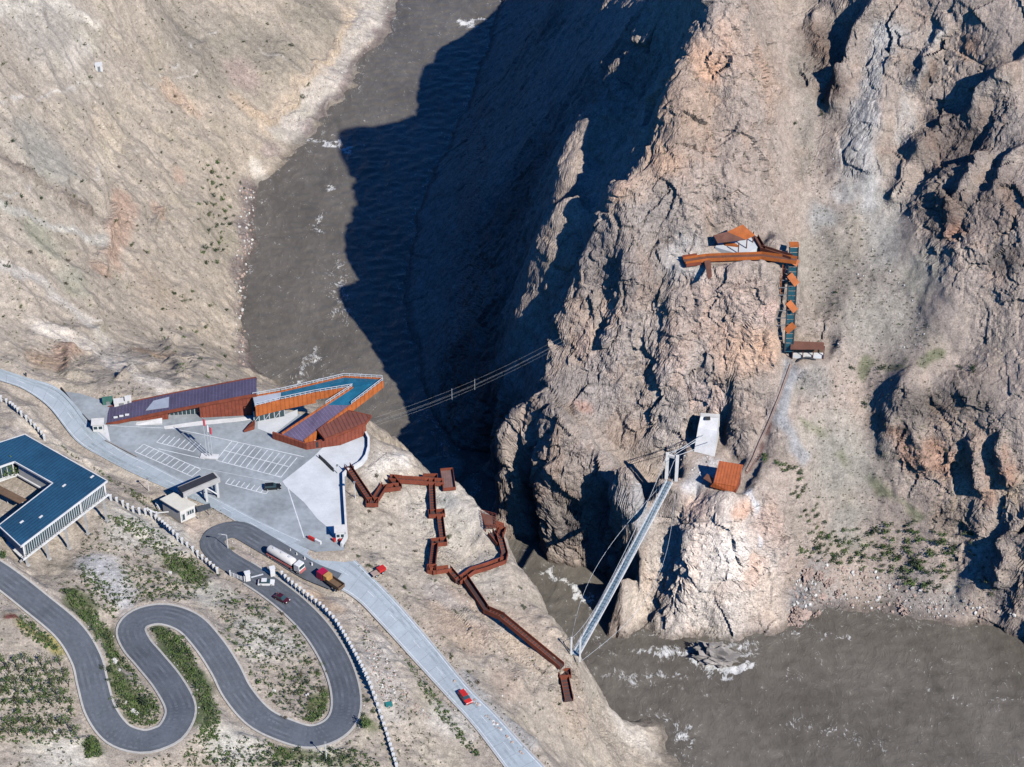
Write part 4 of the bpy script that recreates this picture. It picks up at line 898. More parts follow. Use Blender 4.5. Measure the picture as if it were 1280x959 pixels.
# lobby under the first arm
lb = MB(); lp = [W(318, 528, ZP), W(356, 521, ZP), W(356, 513, ZP), W(318, 520, ZP)]; lb.prism(lp, ZP - .5, ZS - 3.4); lb.build('lobby_wall', 'window glass', sw)
lbr = MB()
for i in range(7):
    p = lp[0] + (lp[1] - lp[0]) * i / 6 ; lbr.bar(up(p, 0), up(p, 4.2), .25, .25, (1, 0, 0))
for i in (0, 2, 4):
    p, q = lp[0] + (lp[1] - lp[0]) * i / 6, lp[0] + (lp[1] - lp[0]) * (i + 2) / 6; lbr.bar(up(p, .1), up(q, 4), .16, .16)
lbr.build('truss', 'galvanised steel', sw)
# fork pavilion: low rust walls meeting in a point, with the louvred pavilion roof
pv = thing('lookout_pavilion', W(420, 545, ZP), 'low rust-red pavilion with ribbed brown roof at the cliff edge beside the skywalk foot', 'pavilion')
w1 = [Wplane(341, 549), Wplane(383, 562.5), Wplane(425, 557), Wplane(458, 544)]
def wallstrip(mb, pts, hs, wd=.5):
    for a, b, h0, h1 in zip(pts[:-1], pts[1:], hs[:-1], hs[1:]):
        d = nrm2(b - a); n_ = np.array((-d[1], d[0], 0)) * wd
        mb.hexa([up(a, -.4), up(b, -.4), up(b + n_, -.4), up(a + n_, -.4)], [up(a, h0), up(b, h1), up(b + n_, h1), up(a + n_, h0)])
w = MB(); wallstrip(w, w1[:2], [2.6, 2.3]); w.build('front_wall', 'rust cladding', pv)
w = MB(); wallstrip(w, w1[1:], [2.3, 3.5, 3.9]); w.build('wall', 'rust cladding', pv)
w = MB(); wallstrip(w, [Wplane(458,544), Wplane(452,533)], [3.9, 4.0]); w.build('side_wall', 'dark weathering steel', pv)
paint('ribbed brown roof', (.205, .072, .05), .7, .2, .4, 0, ((*nrm2(w1[3] - w1[1]), 0), 1.2, .62), .05)
ZV = ZP + 4.0
rp = [W(u, v, z) for (u, v, z) in ((397,537.5,ZV),(430,512,ZV+.6),(464,519.5,ZV+.9),(457,529,ZV+.6),(406,548.5,ZV-.2))]
r = MB(); r.prism(rp, [p[2] - .4 for p in rp], [p[2] for p in rp]); r = sub(r.build('roof', 'ribbed brown roof', pv), pv)
f_ = MB()
for i in range(5): f_.bar(up(rp[i], -.3), up(rp[(i + 1) % 5], -.3), .3, .8)
f_.build('fascia', 'weathering steel', r)
w = MB(); w.prism([p + ((np.mean(rp, 0) - p) * .3) for p in rp], ZP - .2, [p[2] - .45 for p in rp]); w.build('inner_wall', 'dark steel', pv)
w = MB(); w.prism([Wplane(375,556), Wplane(384,559), Wplane(396,552), Wplane(388,547)], ZP, ZP + .35); w.build('step', 'pale paving', pv)
w = MB(); w.prism([Wplane(395,561), Wplane(398.5,560.5), Wplane(398.5,559), Wplane(395,559)], ZP, ZP + 2.1); w.build('door', 'dark steel', pv)
# rust planter by the lobby
pt = MB(); pp_ = [Wplane(305,541), Wplane(318,537), Wplane(319,530), Wplane(312,533)]; pt.prism(pp_, ZP - .2, [ZP + .9, ZP + 1.7, ZP + 1.7, ZP + 1.0])
single(pt, 'raised_planter', 'weathering steel', pp_[0], 'small rust-red raised planter by the glass lobby of the skywalk', 'planter')
# ------------------------------------------------------------------ gate over the road, gatehouse, booths
gt = thing('road_gate', Wplane(255, 622), 'wide grey gateway with dark flat roof spanning the pale road', 'gate')
zt = ZP + 6.6
ga, gb = W(229, 617, zt), W(275, 597.5, zt); dg = nrm2(gb - ga); ng = np.array((-dg[1], dg[0], 0))
g = MB(); g.hexa([up(ga, -1.6), up(gb, -1.6), up(gb + ng * 3.4, -1.6), up(ga + ng * 3.4, -1.6)], [ga, gb, gb + ng * 3.4, ga + ng * 3.4]); g.build('beam', 'concrete', gt)
g = MB(); g.hexa([up(ga + ng * .5, .004), up(gb + ng * .5 - np.r_[dg, 0] * .6, .004), up(gb + ng * 3.0 - np.r_[dg, 0] * .6, .004), up(ga + ng * 3.0, .004)], [up(ga + ng * .5, .2), up(gb + ng * .5 - np.r_[dg, 0] * .6, .2), up(gb + ng * 3.0 - np.r_[dg, 0] * .6, .2), up(ga + ng * 3.0, .2)]); g.build('roof', 'dark steel', gt)
for c_, nm in ((gb - np.r_[dg, 0] * .8, 1), (gb - np.r_[dg, 0] * 4.4, 0)):
    for k in (.6, 2.9):
        p = c_ + ng * k; s_ = MB(); s_.bar((p[0], p[1], zplaza(*p[:2]) - .2), (p[0], p[1], zt - 1.6), .7 if nm else .4, .6, (1, 0, 0)); s_.build('pillar', 'white paint', gt)
br = MB(); p = gb - np.r_[dg, 0] * .8 + ng * .6; q = gb - np.r_[dg, 0] * 4.4 + ng * .6
br.bar((p[0], p[1], ZP + .2), (q[0], q[1], zt - 1.8), .3, .3); br.build('brace', 'white paint', gt)
for k in (.6, 2.9):
    p = ga + np.r_[dg, 0] * 1.0 + ng * k; s_ = MB(); s_.bar((p[0], p[1], ZP - .3), (p[0], p[1], zt - 1.6), .8, .6, (1, 0, 0)); s_.build('pillar', 'white paint', gt)
gh = thing('gatehouse', Wplane(222, 645), 'small white gatehouse with cream flat roof beside the road gate', 'building')
zg = ZP + 4.2
r4 = [W(199.5, 624, zg), W(217, 615.5, zg), W(246, 630, zg), W(225, 639.5, zg)]
w = MB(); cc = np.mean(r4, 0); w.prism([p + (cc - p) * .13 for p in r4], ZP - .6, zg - .3); w.build('wall', 'white render', gh)
w = MB(); w.prism(r4, zg - .3, zg); w.build('roof', 'cream roof', gh)
w = MB(); m_ = [p + (cc - p) * .13 for p in r4]
a, b = m_[3], m_[2]
glazing(gh, a + (b - a) * .1, a + (b - a) * .28, ZP, ZP + 2.4, 1, 1 if np.dot((nrm2(b - a)[1], -nrm2(b - a)[0]), (a - cc)[:2]) > 0 else -1, 'door')
glazing(gh, a + (b - a) * .45, a + (b - a) * .9, ZP + 1.1, ZP + 2.7, 3, 1 if np.dot((nrm2(b - a)[1], -nrm2(b - a)[0]), (a - cc)[:2]) > 0 else -1)
ds_ = thing('carport', Wplane(254, 640), 'low slate-grey flat-roofed shelter beside the white gatehouse', 'shelter')
zc = ZP + 2.4; c4 = [W(244.5, 634, zc), W(262, 629, zc), W(263.5, 634.5, zc), W(248, 640, zc)]
paint('slate roof', (.075, .085, .10), .6, .2, .5); w = MB(); w.prism(c4, zc - .25, zc); w.build('roof', 'slate roof', ds_)
for p in c4:
    q = p + (np.mean(c4, 0) - p) * .1; s_ = MB(); s_.bar((q[0], q[1], ZP - .2), (q[0], q[1], zc - .25), .16, .16, (1, 0, 0)); s_.build('post', 'grey steel', ds_)
def booth(px, label, sz=(2.4, 2.2, 2.9), ax=(1, .1)):
    p = Wplane(*px); b = thing('guard_booth', p, label, 'booth'); a = np.r_[nrm2(ax), 0]; n_ = np.array((-a[1], a[0], 0))
    w = MB(); w.box(up(p, sz[2] / 2), sz, ax); w.build('wall', 'white paint', b)
    r = MB(); r.box(up(p, sz[2] + .12), (sz[0] + .7, sz[1] + .7, .24), ax); r.build('roof', 'white render', b)
    for k in (-.24, .24):
        w = MB(); w.box(up(p - n_ * (sz[1] / 2 + .02) + a * k * sz[0], 1.75), (sz[0] * .34, .06, 1.0), ax); w.build('window', 'window glass', b)
    w = MB(); w.box(up(p + a * (sz[0] / 2 + .02), 1.05), (.06, .8, 2.1), ax); w.build('door', 'grey steel', b); return b
booth((123.5, 537.5), 'white guard booth at the upper corner of the car park', (3.0, 2.4, 3.0)); booth((425.5, 672), 'white guard booth beside the parapet at the lower car park exit', (2.5, 2.4, 3.2))
# ------------------------------------------------------------------ house, anchor block, shelters on the far bank
hs = thing('rust_house', W(908, 606, 42.3), 'house with steep rust-orange metal roof on the cliff edge by the bridge', 'house')
hz = 42.3
h4 = [W(892, 603, hz + 3), W(921, 608.5, hz + 3), W(929, 581, hz + 7.2), W(899, 576, hz + 7.2)]
eV = W(888, 608, hz + 1.2), W(914.5, 615.5, hz + 1.2)
hd = nrm2(h4[1] - h4[0]); paint('orange sheet roof', (.40, .095, .024), .62, .2, .6, 0, ((hd[0], hd[1], 0), .9, .72), .05)
r = MB(); r.hexa([up(p, -.25) for p in h4], h4); r.build('roof', 'orange sheet roof', hs)
r = MB(); r.hexa([up(eV[0], -.2), up(eV[1], -.2), up(h4[1], -.25), up(h4[0], -.25)], [eV[0], eV[1], up(h4[1], .01), up(h4[0], .01)]); r.build('front_roof', 'orange sheet roof', hs)
w = MB(); cc = np.mean(h4, 0); hb = [p + (cc - p) * .08 for p in h4]; w.prism(hb, hz - 1.5, [p[2] - .3 for p in hb]); w.build('wall', 'weathering steel', hs)
pc_ = MB(); pc_.prism([W(879, 598, hz + 2.4), W(889, 604, hz + 2.4), W(892, 598, hz + 2.4), W(884, 592, hz + 2.4)], hz + 2.2, hz + 2.4); pc_.build('porch_roof', 'brown steel', hs)
for u, v in ((880,598),(888,603)): p = W(u, v, hz + 2.2); s_ = MB(); s_.bar((p[0], p[1], hz - .8), p, .2, .2, (1, 0, 0)); s_.build('porch_post', 'dark steel', hs)
ab = thing('anchor_block', W(880, 560, 44.4), 'tall pale concrete wedge that anchors the bridge cables behind the far tower', 'anchorage')
b0 = [W(867, 566, 44.3), W(893, 572.5, 44.3)]; t0 = [W(875.5, 521, 52.5), W(898, 523, 52.5)]
bk = [np.r_[t0[1][:2] + (1.0, 2.5), 44.0], np.r_[t0[0][:2] + (.4, 2.5), 44.0]]
mdl, mdr = [b0[0] * .42 + t0[0] * .58 + (0, -.4, 1.9), b0[1] * .42 + t0[1] * .58 + (0, -.4, 1.9)]
m = MB(); m.add([up(b0[0], -1), up(b0[1], -1), mdl, mdr, t0[0], t0[1], up(bk[0], -1), up(bk[1], -1), t0[1] + (.6, 2.3, -.3), t0[0] + (.2, 2.3, -.3)], [(0, 1, 3, 2), (2, 3, 5, 4), (4, 5, 8, 9), (8, 6, 7, 9), (1, 6, 8, 5, 3), (0, 2, 4, 9, 7), (0, 7, 6, 1)])
m.build('block', 'pale concrete', ab)
s_ = MB(); s_.box(W(884.5, 523, 52.7), (1.6, 1.2, .5), (1, 0)); s_.build('cable_saddle', 'dark steel', ab)
# upper shelter
us = thing('ridge_shelter', W(915, 302, 98.9), 'small orange-roofed shelter with pale floor on the high ledge above the walkway', 'shelter')
def z5(x, y): return (840 + x / 4.359, 260 + y / 4.359)
zr = 103.0
q = [W(*z5(225, 148), zr + .1), W(*z5(300, 130), zr + 1.2), W(*z5(385, 90), zr + 2.6), W(*z5(452, 148), zr + 1.0), W(*z5(400, 172), zr + .4), W(*z5(248, 190), zr - .6)]
r = MB(); r.add([up(p, 0) for p in (q[1], q[2], q[3], q[4])] + [up(p, -.2) for p in (q[1], q[2], q[3], q[4])], [(0, 1, 2, 3), (7, 6, 5, 4), (0, 4, 5, 1), (1, 5, 6, 2), (2, 6, 7, 3), (3, 7, 4, 0)]); r.build('roof', 'orange steel', us)
r = MB(); r.add([up(p, .0) for p in (q[0], q[1], q[4], q[5])] + [up(p, -.2) for p in (q[0], q[1], q[4], q[5])], [(0, 1, 2, 3), (7, 6, 5, 4), (0, 4, 5, 1), (1, 5, 6, 2), (2, 6, 7, 3), (3, 7, 4, 0)]); r.build('roof_flap', 'brown steel', us)  # left facet in a darker steel: the roof's shaded side put into colour
for x_, y_, yt in ((360, 250, 172), (405, 222, 170), (248, 205, 190), (440, 190, 150)):
    p = W(*z5(x_, y_), 99.0); t = W(*z5(x_, yt), zr); s_ = MB(); s_.bar(p, (p[0], p[1], zr), .3, .3, (1, 0, 0)); s_.build('post', 'dark weathering steel', us)
f = MB(); fp = [W(*z5(*k), 99) for k in ((250, 190), (235, 215), (350, 250), (400, 252), (470, 215), (440, 160))]; f.prism(fp, 97.5, 99.15); f.build('floor', 'pale paving', us)
bnch = MB(); bnch.prism([W(*z5(*k), 99.8) for k in ((280, 185), (350, 195), (360, 205), (290, 197))], 99.2, 99.9); bnch.build('bench', 'orange steel', us)
# lower shed
sd = thing('stair_foot_shed', W(1008, 445, 66), 'brown flat-roofed open shed over a pale arched base at the foot of the cliff stair', 'shed')
zz_ = 71.2
r = MB(); r.hexa([W(*z5(645, 772), zz_ - .2), W(*z5(830, 772), zz_ - .2), W(*z5(826, 732), zz_ + .2), W(*z5(648, 725), zz_ + .2)], [W(*z5(645, 772), zz_), W(*z5(830, 772), zz_), W(*z5(826, 732), zz_ + .4), W(*z5(648, 725), zz_ + .4)]); r.build('roof', 'brown steel', sd)
w = MB(); w.prism([W(*z5(655, 815), 66.2), W(*z5(825, 815), 66.2), W(*z5(822, 800), 66.2), W(*z5(655, 800), 66.2)], 64.5, 67.0); w.build('floor', 'pale concrete', sd)
w = MB(); p0, p1 = W(*z5(655, 800), 66.2), W(*z5(822, 800), 66.2); w.hexa([p0, p1, up(p1, 0) + (0, .3, 0), up(p0, 0) + (0, .3, 0)], [up(p0, 4.4), up(p1, 4.4), up(p1, 4.4) + (0, .3, 0), up(p0, 4.4) + (0, .3, 0)]); w.build('back_wall', 'timber', sd)
for t in (0, .33, .66, 1):
    p = W(*z5(655, 818), 66.2) * (1 - t) + W(*z5(824, 818), 66.2) * t; s_ = MB(); s_.bar(up(p, -.5), up(p, 4.6), .25, .25, (1, 0, 0)); s_.build('post', 'dark weathering steel', sd)
ar = MB(); a0, a1 = W(*z5(640, 870), 64), W(*z5(810, 850), 64)
arc = [a0 + (a1 - a0) * t + np.array((0, 0, 3.2 * math.sin(math.pi * t))) for t in np.linspace(0, 1, 11)]
ar.tube(arc, .28, 6); ar.build('arch', 'dark steel', sd)
# ------------------------------------------------------------------ walkways
def walkway(root, px, width=2.0, lift=1.0, wall='weathering steel', deck='deck plate', hgt=1.15, every=4.0, zs=None, name='flight'):
    """a steel footway over the slope: each straight run a part with deck, its two side walls sub-parts"""
    pts = [up(ground(*q), lift) for q in px] if zs is None else [W(*q, z) for q, z in zip(px, zs)]
    for i in range(1, len(pts)):
        if zs is None and abs(pts[i][2] - pts[i - 1][2]) > 11: pts[i] = W(*px[i], pts[i - 1][2] - .5)
    if zs is None:
        zz = np.array([max(gz(p[0], p[1]) + lift, p[2] - .5) for p in pts])
        for i in range(len(pts)): pts[i][2] = zz[i]
        for _ in range(2):
            for i in range(len(pts) - 1):
                a, b = pts[i], pts[i + 1]; need = 0
                for t_ in np.linspace(.1, .9, 9):
                    p = a + (b - a) * t_
                    need = max(need, max(gz(p[0] + o_, p[1]) for o_ in (-.8, 0, .8)) + .35 - p[2])
                a[2] += need * .7; b[2] += need * .7
    for a, b in zip(pts[:-1], pts[1:]):
        d = nrm2(b - a); n_ = np.array((-d[1], d[0], 0)) * width / 2; ex = np.r_[d, 0] * .4
        a_, b_ = a - ex, b + ex
        k = MB(); k.hexa([up(a_ - n_, -.25), up(b_ - n_, -.25), up(b_ + n_, -.25), up(a_ + n_, -.25)], [a_ - n_, b_ - n_, b_ + n_, a_ + n_])
        run = sub(k.build(name, deck, root), root)
        for s in (-1, 1):
            w = MB(); o_ = n_ * s * 1.04
            t_ = n_ / (width / 2) * .06
            w.hexa([up(a_ + o_ - t_, -.35), up(b_ + o_ - t_, -.35), up(b_ + o_ + t_, -.35), up(a_ + o_ + t_, -.35)], [up(a_ + o_ - t_, hgt), up(b_ + o_ - t_, hgt), up(b_ + o_ + t_, hgt), up(a_ + o_ + t_, hgt)])
            w.build('side_panel', wall, run)
        L_ = np.linalg.norm(b - a); st = max(2, int(L_ / .9)); s_ = MB()
        if abs(b[2] - a[2]) / max(L_, .1) > .12:
            for i in range(1, st):
                p = a + (b - a) * i / st; s_.bar(up(p - n_ * .95, .03), up(p + n_ * .95, .03), .25, .10)
            s_.build('steps', wall, run)
        for i in range(int(L_ / every) + 1):
            p = a + (b - a) * min(1, (i + .3) * every / max(L_, .1)); g = gz(p[0], p[1])
            if p[2] - g > .5:
                k = MB(); k.bar((p[0], p[1], g - .4), (p[0], p[1], p[2] - .25), .22, .22, (1, 0, 0)); k.build('support', wall, run)
    return pts
def landing(root, p, sx, sy, ax=(1, 0), h=1.15, wall='weathering steel', top='deck plate'):
    k = MB(); k.box(up(p, -.14), (sx, sy, .24), ax); l_ = sub(k.build('landing', top, root), root)
    a = np.r_[nrm2(ax), 0]; n_ = np.array((-a[1], a[0], 0))
    for c_, s_ in ((a * sx / 2, (.12, sy + .12)), (-a * sx / 2, (.12, sy + .12)), (n_ * sy / 2, (sx, .12)), (-n_ * sy / 2, (sx, .12))):
        w = MB(); w.box(up(p + c_, h / 2 - .2), (s_[0], s_[1], h + .3), ax); w.build('parapet', wall, l_)
    g = gz(p[0], p[1])
    k = MB(); k.bar((p[0], p[1], g - 1), up(p, -.3), .5, .5, (1, 0, 0)); k.build('support', wall, l_)
t = thing('lookout_walkway', ground(470, 625), 'rust-red walkway from the paved terrace out to the square cliff lookout', 'walkway')
pa = walkway(t, [(435,589),(464,633)], 1.75); pb_ = walkway(t, [(467,634),(481,612)], 1.75); pc2 = walkway(t, [(482,611.5),(498,610),(489,599),(501,600.5),(527,602.5),(553,604.5)], 1.75, zs=[float(pb_[-1][2]), 58.0, 58.0, 57.6, 56.2, 54.8])
landing(t, (pa[-1] + pb_[0]) / 2, 3.4, 2.6)
lp = W(560, 600, 54.8); landing(t, lp, 3.6, 8.6, (1, .12), .9, top='slatted deck'); landing(t, up(lp, 0) - (5.2, -.6, .3), 4.2, 2.6)
t = thing('zigzag_stairway', ground(548, 660), 'rust-red zigzag stairway dropping from the square lookout down the near slope', 'stairway')
w1_ = walkway(t, [(540,606),(542,645)], 1.65); w2_ = walkway(t, [(550,648),(554,680)], 1.65); w3_ = walkway(t, [(544,684),(540,716)], 1.65); w4_ = walkway(t, [(541,718),(561,716),(572,729)], 1.65)
landing(t, (w1_[-1] + w2_[0]) / 2, 4.6, 2.2, (1, .1)); landing(t, (w2_[-1] + w3_[0]) / 2, 4.4, 2.2, (1, .15)); landing(t, w3_[-1], 2.6, 2.6)
t = thing('loop_walkway', ground(620, 700), 'curved rust-red walkway climbing to the slatted platform above the shaded gorge', 'walkway')
l1 = walkway(t, [(573,731),(591,718),(611,712),(629,705),(631,697),(625,678),(629,668),(619,659)], 1.65); walkway(t, [(623,683),(614,671)], 1.6)
pf = MB(); fp = [up(ground(*q), 1.0) for q in ((602,641),(620,647),(621,660),(607,660))]; fz = max(p[2] for p in fp[2:]) ; fp = [W(u, v, fz) for u, v in ((601,641),(620,646),(621,660),(607,660))]
pf.prism(fp, fz - .25, fz); pl_ = sub(pf.build('platform', 'brown steel', t), t); rail(pl_, fp + fp[:1], 1.2, 1.2, 'weathering steel')
for p in fp:
    k = MB(); g = gz(p[0], p[1]); k.bar((p[0], p[1], min(g, fz) - 1), up(p, -.2), .25, .25, (1, 0, 0)); k.build('support', 'weathering steel', pl_)
t = thing('long_stairway', ground(660, 800), 'long straight rust-red stairway running down the slope towards the bridge', 'stairway')
c1_ = walkway(t, [(581,728),(608,768),(627,782),(701,844)], 1.8, .9); c2_ = walkway(t, [(705,850),(711,880)], 2.2, .9); landing(t, up(ground(706, 847), 1.2), 3.2, 2.6, (1, .1))
# far-bank walkway and stair tower
t = thing('ledge_walkway', W(920, 322, 98.5), 'level rust-orange walkway along the high ledge below the ridge shelter', 'walkway')
wz = [98.6, 98.6, 98.9, 99.0, 99.0]
walkway(t, [(857,327),(883,323),(905,322),(952,320.5),(994,326)], 2.3, 1, 'orange steel', 'brown steel', .8, 5, wz)
walkway(t, [(945,297),(953,311),(988,322)], 1.4, 1, 'dark weathering steel', 'brown steel', .8, 6, [99.3, 99.1, 99.0])
walkway(t, [(857,327),(872,325)], 4.2, 1, 'weathering steel', 'brown steel', .8, 5, [98.55, 98.55], 'lookout')
ed = MB(); ep = [W(u, v, 98.8) for u, v in ((880,325),(888,323),(890,345),(885,349))]; ed.add([up(p, 0) for p in ep] + [up(p, -.3) for p in ep], [(0, 1, 2, 3), (7, 6, 5, 4), (0, 4, 5, 1), (1, 5, 6, 2), (2, 6, 7, 3), (3, 7, 4, 0)]); ed.build('spur_deck', 'brown steel', t)
t = thing('cliff_stair', W(985, 435, 66), 'steep teal and orange zigzag stair tower climbing the rock face to the high walkway', 'stairway')
tb0, tb1 = W(981, 440, 69), W(991, 440, 69); tt0, tt1 = W(987, 309, 101.5), W(998, 309, 101.5)
q = lambda s, r: (tb0 * (1 - s) + tt0 * s) * (1 - r) + (tb1 * (1 - s) + tt1 * s) * r
f = MB()
for r in (0, 1): f.bar(q(0, r), q(1, r), .3, .3)
f.build('stringer', 'dark steel', t) if False else None
for r in (0, 1): f = MB(); f.bar(q(0, r), q(1, r), .35, .35); f.build('stringer', 'dark steel', t)
NP = 22
for i in range(NP):
    s0, s1 = i / NP, (i + .86) / NP; f = MB()
    f.add([q(s0, .05), q(s0, .95), q(s1, .95), q(s1, .05)] + [q(s0, .05) - (0, -.15, .2), q(s0, .95) - (0, -.15, .2), q(s1, .95) - (0, -.15, .2), q(s1, .05) - (0, -.15, .2)], [(0, 1, 2, 3), (7, 6, 5, 4), (0, 4, 5, 1), (1, 5, 6, 2), (2, 6, 7, 3), (3, 7, 4, 0)]); f.build('panel', 'teal panels', t)
for (x0, y0, x1, y1) in ((640,355,680,410),(620,505,662,555),(655,630,612,668),(640,270,684,298)):
    f = MB(); s0, s1 = (1 - (y0 - 210) / 575), (1 - (y1 - 210) / 575)
    a, b = q(s0, .05 if x0 < x1 else .95), q(s1, 1.0 if x0 < x1 else 0.)
    f.bar(a + (0, -.9, .5), b + (0, -.9, .5), 2.0, .5, (0, -.5, .5)); f.build('stair_flight', 'orange steel', t)
f = MB(); f.box(q(1.02, .5) + (0, 0, .2), (2.8, 2.2, .4)); f.build('top_landing', 'orange steel', t)
for s in (.26, .33, .40, .55, .62, .69):
    p = q(s, 0); f = MB(); g = p + (-4.2, .6, -.6); f.bar(p, g, .22, .22); f.build('strut', 'grey steel', t)
# ------------------------------------------------------------------ suspension footbridge
br_ = thing('suspension_bridge', W(780, 720, 42), 'slender pale-blue suspension footbridge slung across the river between the cliffs', 'bridge')
dn, df = W(719.5, 819, 42.4), W(837, 602, 42.4)
db = nrm2(df - dn); nb = np.array((db[1], -db[0], 0.)); LB = np.linalg.norm(df - dn)
P_ = lambda s, o, z=0: dn + (df - dn) * s + nb * o + np.array((0, 0, z - 1.1 * 4 * s * (1 - s) * .5))
paint('slatted bridge deck', (.24, .33, .38), .6, .16, .5, 0, ((db[0], db[1], 0), 1.6, .55))
k = MB(); NSEG = 40; BWD = .95
slab(k, [P_(i / NSEG, -BWD) for i in range(NSEG + 1)], [P_(i / NSEG, BWD) for i in range(NSEG + 1)], -.18, 0); k.build('deck', 'slatted bridge deck', br_)
for s in (-1, 1):
    k = MB()
    for i in range(NSEG): k.bar(P_(i / NSEG, s * BWD, -.1), P_((i + 1) / NSEG, s * BWD, -.1), .26, .40); 
    k.build('edge_beam', 'white paint', br_)
    rail(br_, [P_(i / 10, s * BWD, .1) for i in range(11)], 1.2, 1.6, 'galvanised steel', r=.035)
TH = 9.6; cz = lambda s: 1.0 + (TH - 1.0) * (2 * s - .55) ** 2 / 2.1 if s > .275 else 1.0 + 5.0 * ((.275 - s) / .275) ** 2
for s in (-1, 1):
    k = MB(); cp_ = [P_(i / 60, s * (BWD + .35), cz(i / 60)) for i in range(61)]; cp_[-1] = df + nb * s * 1.5 + np.array((0, 0, TH)); k.tube(cp_, .06, 5); k.build('main_cable', 'galvanised steel', br_)
    for i in range(1, 59, 2):
        k = MB(); k.tube([P_(i / 60, s * BWD, .0), P_(i / 60, s * (BWD + .35), cz(i / 60))], .02, 4, False); k.build('hanger', 'galvanised steel', br_)
for s in (-1, 1):
    k = MB(); b_ = df + nb * s * 1.55 + np.r_[db, 0] * 1.4; g = gz(b_[0], b_[1]); k.bar((b_[0], b_[1], 38.5), (b_[0], b_[1], 42.4 + TH), .85, 1.0, (1, 0, 0)); k.build('tower_leg', 'white render', br_)
k = MB(); k.bar(df + nb * -1.2 + np.r_[db, 0] * 1.4 + (0, 0, TH - .8), df + nb * 1.2 + np.r_[db, 0] * 1.4 + (0, 0, TH - .8), .7, .8); k.build('crossbeam', 'white render', br_)
k = MB(); k.box(df + np.r_[db, 0] * 1.0 + (0, 0, -1.4), (2.2, 4.6, 1.6), db); k.build('tower_sill', 'orange steel', br_)
k = MB(); k.box(df + np.r_[db, 0] * .9 + (0, 0, -3.4), (3.0, 4.2, 2.4), db); k.build('abutment', 'concrete', br_)
for s, (u, v) in ((-1, (873.5, 551)), (-.4, (876, 545)), (.4, (885, 540)), (1, (890, 552))):
    k = MB(); top = df + nb * s * 1.5 + np.r_[db, 0] * 1.4 + np.array((0, 0, TH)); e = W(u, v, 49.0); k.tube([top, top * .5 + e * .5 - (0, 0, .3), e], .09, 5); k.build('backstay', 'galvanised steel', br_)
for s in (-1, 1):
    e = P_(0, s * (BWD + .35), cz(0)); k = MB(); k.bar(e - (0, 0, 8), e + (0, 0, .3), .5, .5, (1, 0, 0)); k.build('cable_post', 'white render', br_)
    k = MB(); u_ = W(708 if s < 0 else 716, 800 if s < 0 else 812, 43.5); k.tube([e, e * .5 + u_ * .5, u_], .07, 5); k.build('stay', 'galvanised steel', br_)
for s in (-1, 1):   # storm guys under the deck on the gorge side
    k = MB(); k.tube([P_(i / 20, s * (2.0 + 7 * math.sin(math.pi * i / 20)), -1.2 - 3.5 * math.sin(math.pi * i / 20)) for i in range(21)], .05, 4); k.build('wind_cable', 'galvanised steel', br_)
sp_ = smooth([ground(*q) for q in ((989,456),(982,475),(973,500),(962,527),(952,549),(941,575),(933,590))], 1.0)
tp = thing('stepped_path', sp_[0], 'thin rust-brown stepped path running down from the open shed to the rust house', 'path'); mb = MB()
for i in range(len(sp_)): sp_[i][2] = gz(sp_[i][0], sp_[i][1]) + .25
for i in range(0, len(sp_) - 1): mb.bar(sp_[i], sp_[i + 1], .55, .2)
mb.build('treads', 'pink stone', tp)
for s in (-1, 1): mb = MB(); rl_ = offset(sp_, s * .32); mb.tube([up(p, .9) for p in rl_], .03, 4); mb.build('handrail', 'dark weathering steel', tp)
# ------------------------------------------------------------------ overhead cables across the gorge
oc = thing('overhead_cable', W(470, 528, 66), 'thin overhead cables with spacers strung high across the gorge to the ridge rock', 'cable')
ca0, ca1 = W(468, 522, 68), W(706, 419, 79)
for k_, (dz, dx) in enumerate(((0, 0), (-1.3, .6), (-2.2, -.4), (-3.0, .2))):
    k = MB(); k.tube([ca0 * (1 - t_) + ca1 * t_ + np.array((dx, 0, dz - 26 * t_ * (1 - t_) * .35)) for t_ in np.linspace(0, 1, 24)], .016, 4); k.build('wire', 'grey steel', oc)
for t_ in (.40, .52):
    p = ca0 * (1 - t_) + ca1 * t_ + np.array((.1, 0, -26 * t_ * (1 - t_) * .35)); k = MB(); k.bar(p + (0, 0, .5), p + (0, 0, -3.6), .07, .07, (1, 0, 0)); k.build('spacer', 'white paint', oc)
# ------------------------------------------------------------------ parapets, fences, barriers
def wall_line(name, px, label, cat, h=1.0, wd=.35, mat='pale concrete', zf=Wplane, group=None):
    pts = [zf(*q) for q in px]; mb = MB()
    for a, b in zip(pts[:-1], pts[1:]):
        d = nrm2(b - a); a_, b_ = a - np.r_[d, 0] * .05, b + np.r_[d, 0] * .05; n_ = np.array((-d[1], d[0], 0)) * wd / 2
        mb.hexa([up(a_ - n_, -.8), up(b_ - n_, -.8), up(b_ + n_, -.8), up(a_ + n_, -.8)], [up(a_ - n_, h), up(b_ - n_, h), up(b_ + n_, h), up(a_ + n_, h)])
    return single(mb, name, mat, pts[0], label, cat, group)
wall_line('parapet', [(457,544),(461,552),(461,562),(458,573),(452,581),(442,587)], 'curved pale parapet wall round the cliff-edge paving below the pavilion', 'parapet', 1.5, .6)
wall_line('parapet', [(436,590),(429.5,596),(430,615),(431.5,640),(433.5,672),(427,684)], 'long straight pale parapet wall along the car park edge beside the stair', 'parapet', 1.5, .6)
wall_line('crash_barrier', [(77,487),(84,496),(94,510),(106,523),(117,534)], 'black roadside crash barrier above the upper guard booth', 'barrier', .9, .25, 'dark steel')
wall_line('crash_barrier', [(132,551.5),(146,558.5),(161,566.5),(171,571.5)], 'low dark kerb wall between pale road and painted car park bays', 'barrier', .45, .3, 'grey stone')
